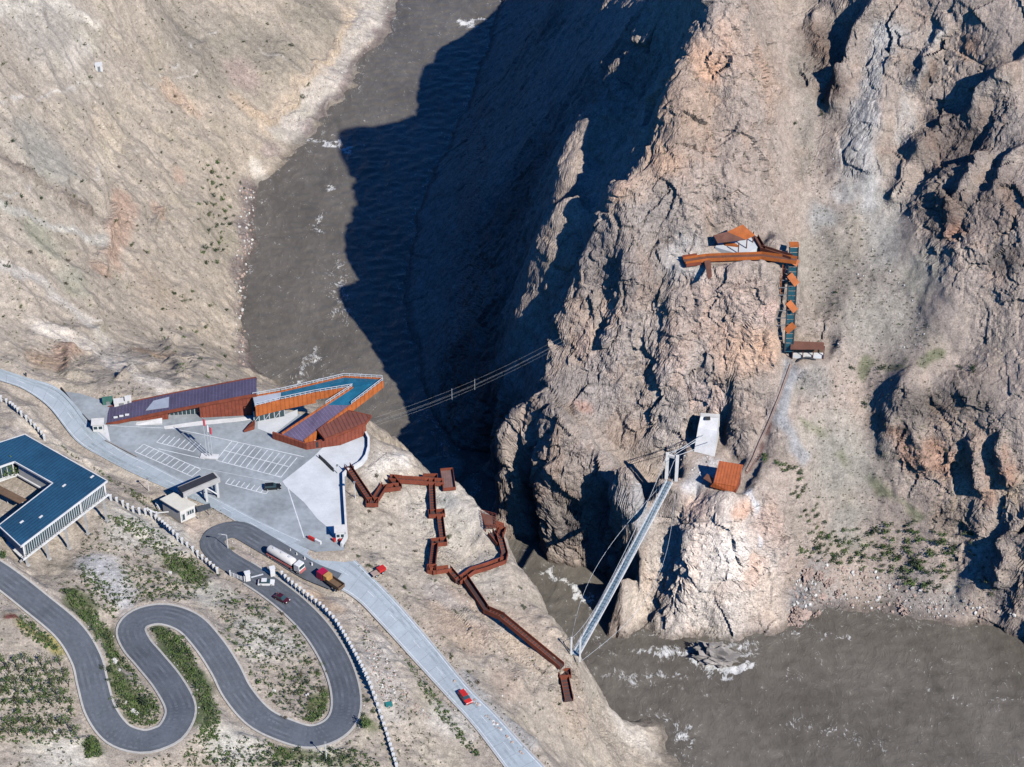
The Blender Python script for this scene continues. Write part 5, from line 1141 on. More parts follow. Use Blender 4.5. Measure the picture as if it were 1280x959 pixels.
wall_line('retaining_wall', [(399,573),(407,580),(417,590)], 'short dark screen wall standing alone on the pale paving', 'wall', 1.4, .25, 'dark steel')
def fence(name, px, n, label, h=2.0, wpost=.55, zf=None):
    P3 = smooth([ground(*q) for q in px], 1.0); cum = np.r_[0, np.cumsum(np.linalg.norm(np.diff(P3[:, :2], axis=0), axis=1))]
    pts = [np.array([np.interp(i / n * cum[-1], cum, P3[:, j]) for j in range(3)]) for i in range(n + 1)]
    t = thing(name, pts[0], label, 'fence'); proto = None
    for i, p in enumerate(pts):
        if proto is None:
            k = MB(); k.box((p[0], p[1], p[2] + h / 2 - .2), (wpost, wpost, h + .4), (1, 0)); k.box((p[0], p[1], p[2] + h + .08), (wpost + .16, wpost + .16, .16), (1, 0)); proto = k.build('post', 'white paint', t)
        else:
            c = proto.copy(); C.objects.link(c); c.location = tuple(p - pts[0])
    for a, b in zip(pts[:-1], pts[1:]):
        k = MB(); k.bar(up(a, h * .80), up(b, h * .80), .10, .12); k.bar(up(a, h * .25), up(b, h * .25), .10, .12)
        m_ = max(2, int(np.linalg.norm(b - a) / .7))
        for j in range(1, m_): p = a + (b - a) * j / m_; k.bar(up(p, h * .2), up(p, h * .85), .07, .07, (1, 0, 0))
        k.build('bar_panel', 'dark steel', t)
    return t
fence('post_fence', [(2,502),(12,508),(25,519),(38,531),(50,543),(56,551)], 12, 'white-posted fence above the road behind the blue-roofed building')
fence('post_fence', [(139,626),(152,632),(168,641),(185,644),(200,655),(215,668),(228,680),(243,692),(258,705),(272,717)], 24, 'white-posted fence running below the gatehouse to the hairpin')
fence('post_fence', [(353,722),(362,731),(376,742),(389,752),(402,762),(412,772),(420,781),(432,800),(446,825),(460,853),(470,880),(480,910),(488,935),(496,962)], 46, 'long white-posted fence following the outside of the hairpin bend', 2.1)
def gatepost(px, label):
    p = ground(*px); k = MB(); k.box(up(p, 1.4), (1.3, 1.0, 3.2), (1, .3)); k.box(up(p, 3.1), (1.6, 1.3, .25), (1, .3)); single(k, 'gate_pillar', 'white paint', p, label, 'pillar')
gatepost((341, 720), 'stout white gate pillar on the river side of the hairpin by the tanker'); gatepost((310, 726), 'stout white gate pillar on the hill side of the hairpin at the fence gap')
wg = thing('low_gate', ground(296, 722), 'low white folding gate across the fence gap beside the hairpin', 'gate'); a, b = up(ground(288, 720), 0), up(ground(306, 727), 0)
for h_ in (.3, .8, 1.3): k = MB(); k.bar(up(a, h_), up(b, h_), .1, .28); k.build('rail', 'white paint', wg)
for i in range(5): p = a + (b - a) * i / 4; k = MB(); k.bar(up(p, -.3), up(p, 2.0 if i in (0, 4) else 1.5), .4 if i in (0, 4) else .12, .3, (1, 0, 0)); k.build('upright', 'white paint', wg)
wf = thing('garden_railing', ground(195, 640), 'broken white railing beside the gatehouse wall', 'railing')
for (u0, v0, u1, v1) in ((185,640,195,645),(196,633,200,640),(206,634,209,640),(196,645,214,643)):
    k = MB(); a, b = ground(u0, v0), ground(u1, v1); k.bar(up(a, 1.1), up(b, 1.1), .3, .25); k.bar(up(a, -.2), up(a, 1.5), .5, .4, (1, 0, 0)); k.build('section', 'white paint', wf)
# ------------------------------------------------------------------ flags, lamps, bollards
fpz = Wplane(262, 571)
k = MB(); k.box(up(fpz, .15), (5.2, 2.0, .35), (1, -.1)); single(k, 'flag_plinth', 'pale concrete', fpz, 'low stone plinth under the three flagpoles in the car park', 'plinth')
for i, (du, col, lab) in enumerate(((-3.4, 'red cloth', 'left'), (0, 'white cloth', 'middle'), (3.4, 'red cloth', 'right'))):
    p = Wplane(262 + du, 571 - du * .12) + (0, 0, .3); hgt = (14.6, 12.2, 11.2)[i]
    fpo = thing('flagpole', p, ('tall flagpole with a red flag, tallest of the three in the car park', 'flagpole with a white flag between the two red-flag poles', 'flagpole with a red and white flag, shortest of the three')[i], 'flagpole', 'flagpoles on the car park plinth')
    k = MB(); k.tube([p, up(p, hgt)], [.11, .07], 6); k.build('pole', 'galvanised steel', fpo)
    k = MB(); A_, B_ = [], []
    for j in range(6):
        w_ = j / 5; off = np.array((.55 * w_, -.25 * math.sin(w_ * 5), 0)); A_.append(up(p + off, hgt - .1 - .9 * w_)); B_.append(up(p + off * .9, hgt - 2.6 - .9 * w_))
    k.strip(A_, B_); k.strip([q_ + (0, .05, 0) for q_ in A_], [q_ + (0, .05, 0) for q_ in B_]); k.build('flag', col, fpo)
def lamp(px, h, label, arm=True, zf=ground):
    p = zf(*px); l_ = thing('street_lamp', p, label, 'lamp')
    k = MB(); k.tube([up(p, -.3), up(p, h)], [.14, .09], 6); k.build('pole', 'white paint', l_)
    if arm:
        k = MB(); k.bar(up(p, h - .1), up(p + (-1.6, .2, 0), h + .1), .12, .12); k.build('arm', 'white paint', l_)
        k = MB(); k.box(up(p + (-1.9, .2, 0), h + .1), (1.0, .4, .16), (1, -.1)); k.build('lamp_head', 'grey steel', l_)
    else:
        k = MB(); k.box(up(p, h + .1), (.6, .6, .35)); k.build('lamp_head', 'grey steel', l_)
lamp((285, 686), 5.2, 'white street lamp at the tip of the island inside the top hairpin'); lamp((408, 948), 5.6, 'white street lamp below the outer kerb of the bottom hairpin bend', False); lamp((186, 614), 4.6, 'thin white lamp post on the verge left of the gatehouse', False)
lamp((444, 623), 6.0, 'white lamp post behind the parapet beside the first walkway flight', False); lamp((422, 592), 3.0, 'short white post on the paving near the screen wall', False, Wplane)
for (u, v) in ((363,689),(371,694),(381,699),(390,706)):
    p = W(u, v, 60.6); k = MB(); k.tube([up(p, -.1), up(p, .3), up(p, .9)], [.28, .2, .12], 8); single(k, 'bollard', 'white paint', p, 'small white bollard dividing the pale road from the tanker lay-by', 'bollard', 'bollards between road and lay-by')
cone_l = ('red and white barrier board at the lower car park mouth', 'barrier')
for (u0, v0, u1, v1, lb_) in ((385,673,402,681,'red and tan barrier blocks across the car park mouth'),(416,676,419,678,'small red and white marker beside the lower guard booth'),(424,677,429,679,'red warning board in front of the lower guard booth')):
    a, b = Wplane(u0, v0), Wplane(u1, v1); bt = thing('road_barrier', (a + b) / 2, lb_, 'barrier')
    n_ = max(1, int(np.linalg.norm(b - a) / 1.6))
    for j in range(n_):
        p, q_ = a + (b - a) * (j + .08) / n_, a + (b - a) * (j + .92) / n_; k = MB(); k.bar(up(p, .55), up(q_, .55), .6, 1.1); k.build('block', ('red paint', 'pink stone', 'white paint')[(j * 2) % 3 if n_ > 1 else 0], bt)
# ------------------------------------------------------------------ vehicles
def wheelset(root, c, f, r, xs_, track, rad):
    for x_ in xs_:
        for s in (-1, 1):
            p = c + f * x_ + r * s * track / 2 + np.array((0, 0, rad)); k = MB(); k.tube([p - r * .12, p + r * .12], rad, 10); w_ = sub(k.build('wheel', 'tyre rubber', root), root)
            k = MB(); k.tube([p - r * .13, p + r * .13], rad * .55, 8); k.build('rim', 'galvanised steel', w_)
def car(p, q, z, label, mat, size=(4.5, 1.85, 1.5), name='parked_car', suv=False):
    """from rear pixel p to front pixel q"""
    a, b = z(*p), z(*q); f = np.r_[nrm2(b - a), 0]; f[2] = 0; r = np.array((f[1], -f[0], 0)); c = (a + b) / 2; Ln, Wd, H = size
    t = thing(name, c, label, 'car'); g_ = lambda x_, y_, z_: c + f * x_ * Ln + r * y_ * Wd + np.array((0, 0, z_ * H))
    prof = [(-.5, .24), (-.5, .55), (-.46, .63), (.18, .64), (.46, .56), (.5, .45), (.5, .22), (.38, .16), (-.4, .16)]
    k = MB(); n = len(prof); vs = []
    for y_, ins in ((-.5, 0), (.5, 0)): vs += [g_(x_, y_ * (1 if zz < .5 else .95), zz) for x_, zz in prof]
    k.add(vs, [tuple(range(n)), tuple(range(2 * n - 1, n - 1, -1))] + [(i, (i + 1) % n, n + (i + 1) % n, n + i) for i in range(n)]); k.build('body', mat, t)
    bx = (-.48, .22) if suv else (-.44, .24); tx = (-.44, .06) if suv else (-.28, .04)
    lo = [g_(bx[0], -.46, .62), g_(bx[1], -.46, .62), g_(bx[1], .46, .62), g_(bx[0], .46, .62)]; hi = [g_(tx[0], -.38, .97), g_(tx[1], -.38, .97), g_(tx[1], .38, .97), g_(tx[0], .38, .97)]
    k = MB(); k.hexa(lo, hi); k.build('windows', 'window glass', t)
    k = MB(); k.hexa([h_ - (0, 0, .03) for h_ in hi], [up(h_, .07) for h_ in hi]); k.build('roof', mat, t)
    for s in (-1, 1):
        k = MB(); k.box(g_(.485, s * .36, .5), (.18, .36, .16), f); k.build('headlight', 'lamp lens', t); k = MB(); k.box(g_(-.49, s * .37, .52), (.12, .3, .2), f); k.build('tail_light', 'tail lens', t)
    k = MB(); k.box(g_(.5, 0, .28), (.1, 1.5, .25), f); k.build('bumper', 'dark steel', t)
    wheelset(t, c, f, r, (-.31 * Ln, .31 * Ln), Wd * .92, .33); return t
roadz = lambda z_: (lambda u, v: W(u, v, z_))
car((577, 868), (586, 880), roadz(53.0), 'bright red car driving alone down the pale road', 'red paint', (4.9, 2.0, 1.6), 'red_car', True)
car((334, 611), (348, 610), Wplane, 'black car parked near the edge of the pale paving', 'black paint', (4.8, 1.9, 1.6), 'parked_car', True)
car((325, 730), (341, 730), roadz(62.8), 'white car with pinkish lower body passing the gate pillars on the hairpin', 'white paint', (4.5, 1.85, 1.5), 'white_car')
car((345, 746), (360, 754), roadz(63.2), 'dark plum car behind the white car on the hairpin', 'plum paint', (4.5, 1.85, 1.5), 'plum_car')
# tanker
a, b = W(338, 693, 61.1), W(376, 716, 60.5); f = np.r_[nrm2(b - a), 0]; r = np.array((f[1], -f[0], 0)); c = (a + b) / 2
t = thing('tanker_truck', c, 'long white tanker truck with pale red skirt parked in the lay-by beside the pale road', 'truck')
k = MB(); k.tube([c + f * x_ + (0, 0, 2.25) for x_ in (-6.2, -6.0, -5.6, 2.9, 3.3, 3.5)], [.5, 1.05, 1.25, 1.25, 1.05, .5], 14); tk = sub(k.build('tank', 'white render', t, True), t)
for x_ in (-4, -1.2, 1.6): k = MB(); k.tube([c + f * x_ + (0, 0, 3.4), c + f * x_ + (0, 0, 3.65)], .35, 8); k.build('hatch', 'galvanised steel', tk)
k = MB(); k.box(c + f * -1 + (0, 0, .85), (11.5, 1.6, .35), f); k.build('chassis', 'dark steel', t)
for s in (-1, 1): k = MB(); k.box(c + f * -1.3 + r * s * 1.18 + (0, 0, 1.1), (9.2, .12, .5), f); k.build('side_skirt', 'pale red cab', t)
k = MB(); k.hexa([c + f * x_ + r * y_ + (0, 0, .7) for x_, y_ in ((4.2, -1.2), (6.3, -1.2), (6.3, 1.2), (4.2, 1.2))], [c + f * x_ + r * y_ + (0, 0, 3.0) for x_, y_ in ((4.2, -1.15), (5.9, -1.15), (5.9, 1.15), (4.2, 1.15))]); k.build('cab', 'white paint', t); k = MB(); k.box(c + f * 6.35 + (0, 0, 1.0), (.3, 2.3, .7), f); k.build('bumper', 'pale red cab', t)
k = MB(); k.box(c + f * 6.16 + (0, 0, 2.2), (.1, 2.0, .9), f); k.build('windscreen', 'window glass', t); wheelset(t, c, f, r, (-5.2, -4.0, 3.2, 5.3), 2.2, .5)
# tipper
a, b = W(424, 738, 59.6), W(402, 722, 60.0); f = np.r_[nrm2(b - a), 0]; r = np.array((f[1], -f[0], 0)); c = (a + b) / 2
t = thing('tipper_truck', c, 'crimson tipper truck with ochre box parked on the shoulder of the pale road', 'truck')
k = MB(); k.hexa([c + f * x_ + r * y_ + (0, 0, .7) for x_, y_ in ((2.0, -1.2), (4.3, -1.2), (4.3, 1.2), (2.0, 1.2))], [c + f * x_ + r * y_ + (0, 0, 3.0) for x_, y_ in ((2.0, -1.15), (4.0, -1.15), (4.0, 1.15), (2.0, 1.15))]); k.build('cab', 'crimson paint', t)
k = MB(); k.box(c + f * 4.2 + (0, 0, 2.25), (.12, 2.0, .8), f); k.build('windscreen', 'window glass', t)
k = MB(); k.box(c + f * .9 + (0, 0, 2.05), (1.4, 2.2, 1.9), f); k.build('front_box', 'ochre paint', t)
bd = MB(); bd.box(c + f * -2.2 + (0, 0, 1.2), (4.6, 2.3, .2), f)
for s in (-1, 1): bd.box(c + f * -2.2 + r * s * 1.15 + (0, 0, 1.7), (4.6, .12, 1.2), f)
bd.box(c + f * -4.5 + (0, 0, 1.6), (.12, 2.3, 1.0), f); bd.build('tipper_bed', 'timber', t)
k = MB(); k.box(c + f * -.4 + (0, 0, .85), (8, 1.2, .3), f); k.build('chassis', 'dark steel', t); wheelset(t, c, f, r, (-3.2, -2.0, 3.0), 2.1, .5)
# small red farm vehicle on the verge
c = ground(473, 718); f = np.array((.8, .6, 0)); r = np.array((.6, -.8, 0)); t = thing('farm_tractor', c, 'small red farm trailer cart resting on the verge beside the pale road', 'trailer')
k = MB(); k.box(c + f * 1.0 + (0, 0, 1.5), (2.2, 1.7, .9), f); k.build('hood', 'red paint', t); k = MB(); k.box(c + f * -1.1 + (0, 0, 1.0), (2.2, 1.6, .5), f); k.build('bed', 'pink stone', t); wheelset(t, c + (0, 0, .1), f, r, (-1.1, 1.0), 1.5, .45)
# ------------------------------------------------------------------ odds and ends above the road
def crate(px, size, mat, label, name, cat, zf=ground, ax=(1, .2)):
    p = zf(*px); t = thing(name, p, label, cat); k = MB(); k.box(up(p, size[2] / 2), size, ax); k.build('body', mat, t)
    k = MB(); k.box(up(p, size[2] + .06), (size[0] + .16, size[1] + .16, .14), ax); k.build('lid', mat, t)
    a = np.r_[nrm2(ax), 0]; n_ = np.array((a[1], -a[0], 0)); k = MB(); k.box(up(p + n_ * (size[1] / 2 + .03), size[2] * .45), (size[0] * .35, .06, size[2] * .8), ax); k.build('door', 'grey steel', t); return t
paint('green tarp', (.06, .17, .13), .8, .2, .8)
crate((135, 504), (3.0, 2.0, 1.6), 'green tarp', 'small green skip at the roadside above the visitor centre', 'skip', 'skip'); crate((152, 507), (4.2, 2.0, 2.0), 'white render', 'long white storage box behind the low end of the visitor centre', 'storage_box', 'storage box'); crate((161, 506), (1.8, 2.0, 2.6), 'white render', 'tall white cabinet at the end of the white storage box', 'cabinet', 'cabinet')
crate((124, 88), (2.6, 2.2, 2.6), 'white paint', 'tiny white hut with blue side on the hill track', 'hut', 'hut'); crate((486, 882), (1.6, 1.2, .6), 'teal cloth', 'teal crate lying on the bare slope beside the long fence', 'crate', 'crate')
for (u, v, lb_) in ((33, 471, 'person in dark clothes standing at the upper roadside'),):
    p = ground(u, v); t_ = None
    bmesh_ = bpy.data.meshes.new('person'); E = [(0, 0, .95), (0, 0, 1.2), (0, 0, 1.45), (0, 0, 1.56), (0, 0, 1.74), (.2, 0, 1.42), (.27, .02, 1.15), (.26, .1, .9), (-.2, 0, 1.42), (-.27, .02, 1.15), (-.26, .1, .9), (.1, 0, .88), (.11, .03, .48), (.11, 0, .06), (.12, .16, .04), (-.1, 0, .88), (-.11, .05, .48), (-.11, 0, .06), (-.12, .16, .04)]
    ed_ = [(0, 1), (1, 2), (2, 3), (3, 4), (2, 5), (5, 6), (6, 7), (2, 8), (8, 9), (9, 10), (0, 11), (11, 12), (12, 13), (13, 14), (0, 15), (15, 16), (16, 17), (17, 18)]
    rad_ = [.15, .14, .17, .06, .11, .075, .055, .045, .075, .055, .045, .1, .075, .05, .045, .1, .075, .05, .045]
    bmesh_.from_pydata(E, ed_, []); po = bpy.data.objects.new('person', bmesh_); C.objects.link(po); po.location = tuple(p)
    md = po.modifiers.new('skin', 'SKIN'); 
    for i, s_ in enumerate(rad_): bmesh_.skin_vertices[0].data[i].radius = (s_, s_)
    bmesh_.skin_vertices[0].data[0].use_root = True; po.modifiers.new('sub', 'SUBSURF').levels = 1; bmesh_.materials.append(MATS['dark steel']); po['label'] = lb_; po['category'] = 'person'
# ------------------------------------------------------------------ shrubs, trees, grass, stones
def leaf_clump(nl, seed, flat=.75, size=.34, lobes=5):
    """unit shrub: leaf-sized quads on several uneven lobes"""
    g = np.random.default_rng(seed); vs, fs = [], []
    cs = g.normal(0, .38, (lobes, 3)); cs[:, 2] = np.abs(cs[:, 2]) * .8 + .25
    for i in range(nl):
        c = cs[g.integers(lobes)]; d = g.normal(size=3); d /= np.linalg.norm(d); p = c + d * g.uniform(.15, .62) * (1, 1, flat); p[2] = max(p[2], .03)
        a = np.cross(d + g.normal(0, .5, 3), g.normal(size=3)); a /= np.linalg.norm(a); b = np.cross(a, d + g.normal(0, .4, 3)); b /= max(np.linalg.norm(b), .01)
        s = size * g.uniform(.5, 1.1); o = len(vs); vs += [p - a * s * .5, p + b * s * .45, p + a * s * .5, p - b * s * .45]; fs.append((o, o + 1, o + 2, o + 3))
    return np.array(vs), fs
def pm(name, vf, mats, fm=None):
    me = bpy.data.meshes.new(name); me.from_pydata([tuple(p) for p in vf[0]], [], vf[1])
    for m_ in mats: me.materials.append(MATS[m_])
    if fm is not None: me.polygons.foreach_set('material_index', fm)
    me.update(); return me
SHR = {}
for mt, key in (('leaves dark', 'd'), ('leaves mid', 'm'), ('leaves olive', 'o'), ('leaves dry', 'y')):
    SHR[key] = [pm('shrub', leaf_clump(150, 300 + i + ord(key), .75, .27, 6), [mt]) for i in range(3)]
def put_shrub(u, v, r, key, label, group, name='shrub', cat='shrub', sq=.85):
    p = ground(u, v)
    if p[2] < .6: return None
    ob = bpy.data.objects.new(name, random.choice(SHR[key])); C.objects.link(ob); ob.location = (p[0], p[1], p[2] - .12 * r); ob.rotation_euler = (0, 0, random.uniform(0, 6.28))
    ob.scale = (r * random.uniform(.85, 1.2), r * random.uniform(.85, 1.2), r * sq * random.uniform(.8, 1.15)); ob['label'] = label; ob['category'] = cat; ob['group'] = group; return ob
def inpoly(u, v, P):
    c = False
    for (x0, y0), (x1, y1) in zip(P, P[1:] + P[:1]):
        if (y0 > v) != (y1 > v) and u < (x1 - x0) * (v - y0) / (y1 - y0) + x0: c = not c
    return c
def sample(P, n, mind=0):
    us = [p[0] for p in P]; vs = [p[1] for p in P]; out = []; tries = 0
    while len(out) < n and tries < n * 60:
        tries += 1; u, v = random.uniform(min(us), max(us)), random.uniform(min(vs), max(vs))
        if inpoly(u, v, P) and all((u - a) ** 2 + (v - b) ** 2 > mind * mind for a, b in out): out.append((u, v))
    return out
# the thicket above the far shore
for u, v in sample([(1000,688),(1020,670),(1060,655),(1100,655),(1140,650),(1180,665),(1200,690),(1195,715),(1170,742),(1150,738),(1120,718),(1080,712),(1040,708),(1005,708)], 110, 5.2): put_shrub(u, v, random.uniform(.9, 2.3), random.choice('ddmm'), 'dark green bush in the thicket above the far shore, right of the pale rock bulge', 'bushes in the far-shore thicket', 'bush', 'bush')
for u, v in sample([(985,575),(1005,580),(1030,640),(1040,668),(1005,672),(990,625)], 18, 6): put_shrub(u, v, random.uniform(.8, 1.6), random.choice('dmo'), 'green bush on the gully slope between rust house and far-shore thicket', 'bushes on the gully slope', 'bush', 'bush')
for u, v in sample([(945,568),(965,572),(1003,585),(1000,600),(965,580)], 8, 5): put_shrub(u, v, random.uniform(1.0, 1.7), random.choice('mo'), 'olive bush in the low hedge-like row right of the rust house', 'bushes right of the rust house', 'bush', 'bush')
for u, v in ((1065,460),(1102,462),(1200,460),(1215,462),(993,155),(1028,127),(1027,143),(1080,505),(1045,365)): put_shrub(u, v, random.uniform(1.0, 1.8), 'd', 'lone dark bush on the pale far-bank scree', 'lone bushes on the far-bank scree', 'bush', 'bush')
for u, v in sample([(1190,640),(1215,665),(1250,745),(1240,752),(1210,700)], 12, 6): put_shrub(u, v, random.uniform(.8, 1.5), random.choice('dmo'), 'bush beside the narrow side gully at the right edge of the far shore', 'bushes by the side gully', 'bush', 'bush')
# left shore and hillside
for u, v in sample([(255,195),(300,205),(305,235),(275,330),(255,335),(245,260)], 44, 6): put_shrub(u, v, random.uniform(.8, 1.7), random.choice('ddmo'), 'dark shrub on the bank strip close to the left shore', 'shrubs along the left shore')
for u, v in sample([(190,370),(290,350),(300,470),(220,480)], 22, 8): put_shrub(u, v, random.uniform(.7, 1.4), random.choice('dmo'), 'dark shrub on the slope above the visitor centre roof', 'shrubs above the visitor centre')
for u, v in sample([(-5,40),(420,-5),(330,120),(230,200),(190,340),(-5,400)], 46, 18): put_shrub(u, v, random.uniform(.7, 1.3), random.choice('ddoy'), 'small dark shrub dotted on the wide pale hillside', 'shrubs dotted on the hillside')
for u, v in ((384,108),(376,122)): put_shrub(u, v, 1.6, 'd', 'shrub on the pale shingle strip by the river', 'shrubs on the shingle strip')
# near slope
for u, v in ((470,596),(462,640),(488,656),(543,727),(505,735),(570,765),(478,715),(520,690),(650,735),(655,760),(564,822),(585,840),(597,854),(447,696),(462,707),(560,672),(700,880),(634,826)): put_shrub(u, v, random.uniform(.7, 1.2), random.choice('doy'), 'small shrub on the bare slope around the rust-red walkways', 'shrubs around the walkways')
# gardens between the bends
for u, v in sample([(300,760),(345,752),(390,800),(412,850),(400,905),(340,895),(305,850),(270,790)], 44, 9): put_shrub(u, v, random.uniform(.6, 1.1), random.choice('moyd'), 'low scrub bush inside the large hairpin loop', 'scrub inside the large hairpin loop')
for u, v in sample([(145,650),(230,690),(275,730),(200,745),(160,700)], 30, 8): put_shrub(u, v, random.uniform(.6, 1.1), random.choice('moyd'), 'low scrub bush on the slope between white fence and upper hairpin', 'scrub below the white fence')
for u, v in sample([(85,745),(120,760),(140,815),(170,880),(195,905),(160,905),(140,880),(125,810)], 26, 8): put_shrub(u, v, random.uniform(.8, 1.4), random.choice('mmd'), 'green bush in the grassy tongue inside the lower left bend', 'bushes in the lower left bend')
for u, v in sample([(210,790),(230,800),(270,890),(268,925),(245,925),(255,890)], 22, 7): put_shrub(u, v, random.uniform(.8, 1.4), random.choice('mmd'), 'green bush in the planted strip right of the middle bend', 'bushes right of the middle bend')
for u, v in sample([(320,935),(440,938),(460,958),(330,958)], 18, 7): put_shrub(u, v, random.uniform(.8, 1.5), random.choice('mdd'), 'green bush below the bottom hairpin at the lower picture edge', 'bushes below the bottom hairpin')
for u, v in sample([(452,870),(470,880),(478,925),(455,925)], 7, 7): put_shrub(u, v, random.uniform(.7, 1.2), random.choice('mdo'), 'scrub bush between bottom hairpin and long fence', 'scrub between hairpin and fence')
# orchard at the lower left: small trees in rows
def tree_mesh(seed, hh=2.6):
    v1, f1 = leaf_clump(130, seed, .8, .21, 5); v1 = v1 * (.95, .95, 1.0) + (0, 0, .9)
    mb = MB(); mb.tube([(0, 0, -.4), (.04, 0, .7), (.0, .05, 1.3)], [.10, .08, .05], 5)
    for a in range(3): mb.tube([(0, 0, .8), (.45 * math.cos(a * 2.1), .45 * math.sin(a * 2.1), 1.5)], [.05, .025], 4)
    return (v1, f1), mb
OT = []
for i, key in enumerate(('leaves olive', 'leaves mid', 'leaves mid')):
    a_, mb = tree_mesh(500 + i); OT.append((pm('crown', a_, [key]), mb.build('trunk', 'bark').data))
for o in [o for o in C.objects if o.name.startswith('trunk')]: bpy.data.objects.remove(o)
for r_ in range(8):
    for c_ in range(9):
        u, v = -4 + c_ * 11.4 + (r_ % 2) * 4 + random.uniform(-2, 2), 830 + r_ * 12.5 + c_ * .3 + random.uniform(-2, 2)
        if r_ == 5 and random.random() < .6: continue
        if u > 84 + r_ * 1.6: continue
        p = ground(u, v); t = bpy.data.objects.new('orchard_tree', None); C.objects.link(t); t.location = tuple(p); t.empty_display_size = .3; t['label'] = 'small sparse fruit tree in the planted rows at the lower left corner'; t['category'] = 'tree'; t['group'] = 'fruit trees in rows at the lower left'
        sc_ = random.uniform(1.3, 1.9); t.scale = (sc_, sc_, sc_); t.rotation_euler = (0, 0, random.uniform(0, 6))
        cr_, tr_ = random.choice(OT)
        for nm, d_ in (('crown', cr_), ('trunk', tr_)): o = bpy.data.objects.new(nm, d_); C.objects.link(o); o.parent = t
def big_tree(u, v, h, key, label, seed, zf=None):
    p = ground(u, v) if zf is None else W(u, v, zf); t = thing('tree', p, label, 'tree')
    v1, f1 = leaf_clump(260, seed, 1.0, .26, 8); v1 = v1 * (h * .42, h * .42, h * .62) + (0, 0, h * .18) + p
    k = MB(); k.add(v1, f1); k.build('crown', key, t); k = MB(); k.tube([up(p, -.3), up(p, h * .4), p + (.1, .1, h * .8)], [.16, .12, .04], 6)
    for a in range(4): k.tube([up(p, h * (.3 + .08 * a)), p + (h * .25 * math.cos(a * 1.7), h * .25 * math.sin(a * 1.7), h * (.55 + .08 * a))], [.07, .03], 5)
    k.build('trunk', 'bark', t)
big_tree(14, 596, 5.2, 'leaves mid', 'round green tree in the courtyard of the blue-roofed building', 801, 81.2)
big_tree(456, 908, 4.0, 'leaves mid', 'small young tree between the bottom hairpin and the long fence', 802)
big_tree(6, 697, 3.2, 'leaves mid', 'leafy green tree at the roadside end of the blue-roofed building', 803); big_tree(178, 882, 3.6, 'leaves dark', 'spiky green tree in the grassy tongue inside the lower left bend', 804)
big_tree(236, 712, 2.8, 'leaves mid', 'bushy green tree on the slope just below the white fence', 805); big_tree(112, 938, 3.2, 'leaves mid', 'green tree below the outer kerb of the lower left bend', 806)
# ---- uncountable low scrub and grass tufts, one object each
def scatter(name, pts, scale, variants, mats, mi, jitter=.35):
    V_, F_, M_, o = [], [], [], 0
    for p, s_, m_ in zip(pts, scale, mi):
        v1, f1 = variants[random.randrange(len(variants))]; a = random.uniform(0, 6.28); ca2, sa2 = math.cos(a) * s_, math.sin(a) * s_
        w = np.empty_like(v1); w[:, 0] = v1[:, 0] * ca2 - v1[:, 1] * sa2 + p[0]; w[:, 1] = v1[:, 0] * sa2 + v1[:, 1] * ca2 + p[1]; w[:, 2] = v1[:, 2] * s_ * random.uniform(.8, 1.2) + p[2]
        V_.append(w); F_.append(np.array(f1) + o); M_ += [m_] * len(f1); o += len(v1)
    me_ = mesh_np(name, np.concatenate(V_), np.concatenate(F_), False)
    for k_ in mats: me_.materials.append(MATS[k_])
    me_.polygons.foreach_set('material_index', np.array(M_, np.int32)); me_.update()
    ob = bpy.data.objects.new(name, me_); C.objects.link(ob); ob['kind'] = 'stuff'; return ob
TUF = [leaf_clump(12, 900 + i, .6, .6, 3) for i in range(6)]
def onto(pxs):
    return [ground(u, v) for u, v in pxs]
zones = [([(-20,0),(420,0),(330,130),(300,300),(300,470),(140,500),(-20,450)], 1500, .22, .55), ([(1000,160),(1080,260),(1180,440),(1280,560),(1280,760),(990,760),(1000,560),(1000,440),(1020,300)], 1900, .2, .5), ([(255,735),(345,745),(430,860),(400,910),(330,895),(285,830)], 520, .25, .55), ([(130,640),(310,725),(300,745),(150,760),(60,730)], 560, .22, .6), ([(450,610),(560,620),(640,720),(760,880),(700,950),(560,820),(450,700)], 260, .2, .5), ([(90,570),(215,640),(190,640),(60,545)], 160, .25, .6), ([(430,740),(520,880),(560,959),(505,959),(470,850)], 220, .2, .5), ([(0,700),(100,760),(140,880),(100,959),(0,959)], 260, .2, .5), ([(240,920),(500,920),(500,959),(150,959)], 260, .25, .7), ([(830,100),(960,60),(980,280),(800,300),(740,400)], 200, .25, .5)]
P_s, S_s, M_s = [], [], []
for poly, n_, a_, b_ in zones:
    for (u, v) in sample(poly, n_):
        p = ground(u, v)
        if p[2] < 1 or bilin(SMOOTH, X0, Y0, GS, np.array([p[0]]), np.array([p[1]]))[0] > .2: continue
        P_s.append(up(p, -.05)); S_s.append(random.uniform(a_, b_) * 1.25); M_s.append(random.choice((0, 1, 2, 2, 3)))
for i in range(0, len(ROADC) - 1):
    for e_, sg in ((RL, 1), (RR, -1)):
        for _k in range(2):
            o_ = (e_[i] - ROADC[i]); o_ = o_ / np.linalg.norm(o_); p = e_[i] + o_ * random.uniform(.1, 1.5) + (random.uniform(-1, 1), random.uniform(-1, 1), 0)
            if p[1] > 490 or (sg < 0 and i < len(ROADC) * .55): continue
            P_s.append((p[0], p[1], gz(p[0], p[1]) - .05)); S_s.append(random.uniform(.2, .55)); M_s.append(random.choice((0, 1, 2, 3)))
scatter('dry_scrub', P_s, S_s, TUF, ['leaves dark', 'leaves mid', 'leaves olive', 'leaves dry'], M_s)
GRS = [leaf_clump(9, 950 + i, .5, .75, 3) for i in range(5)]
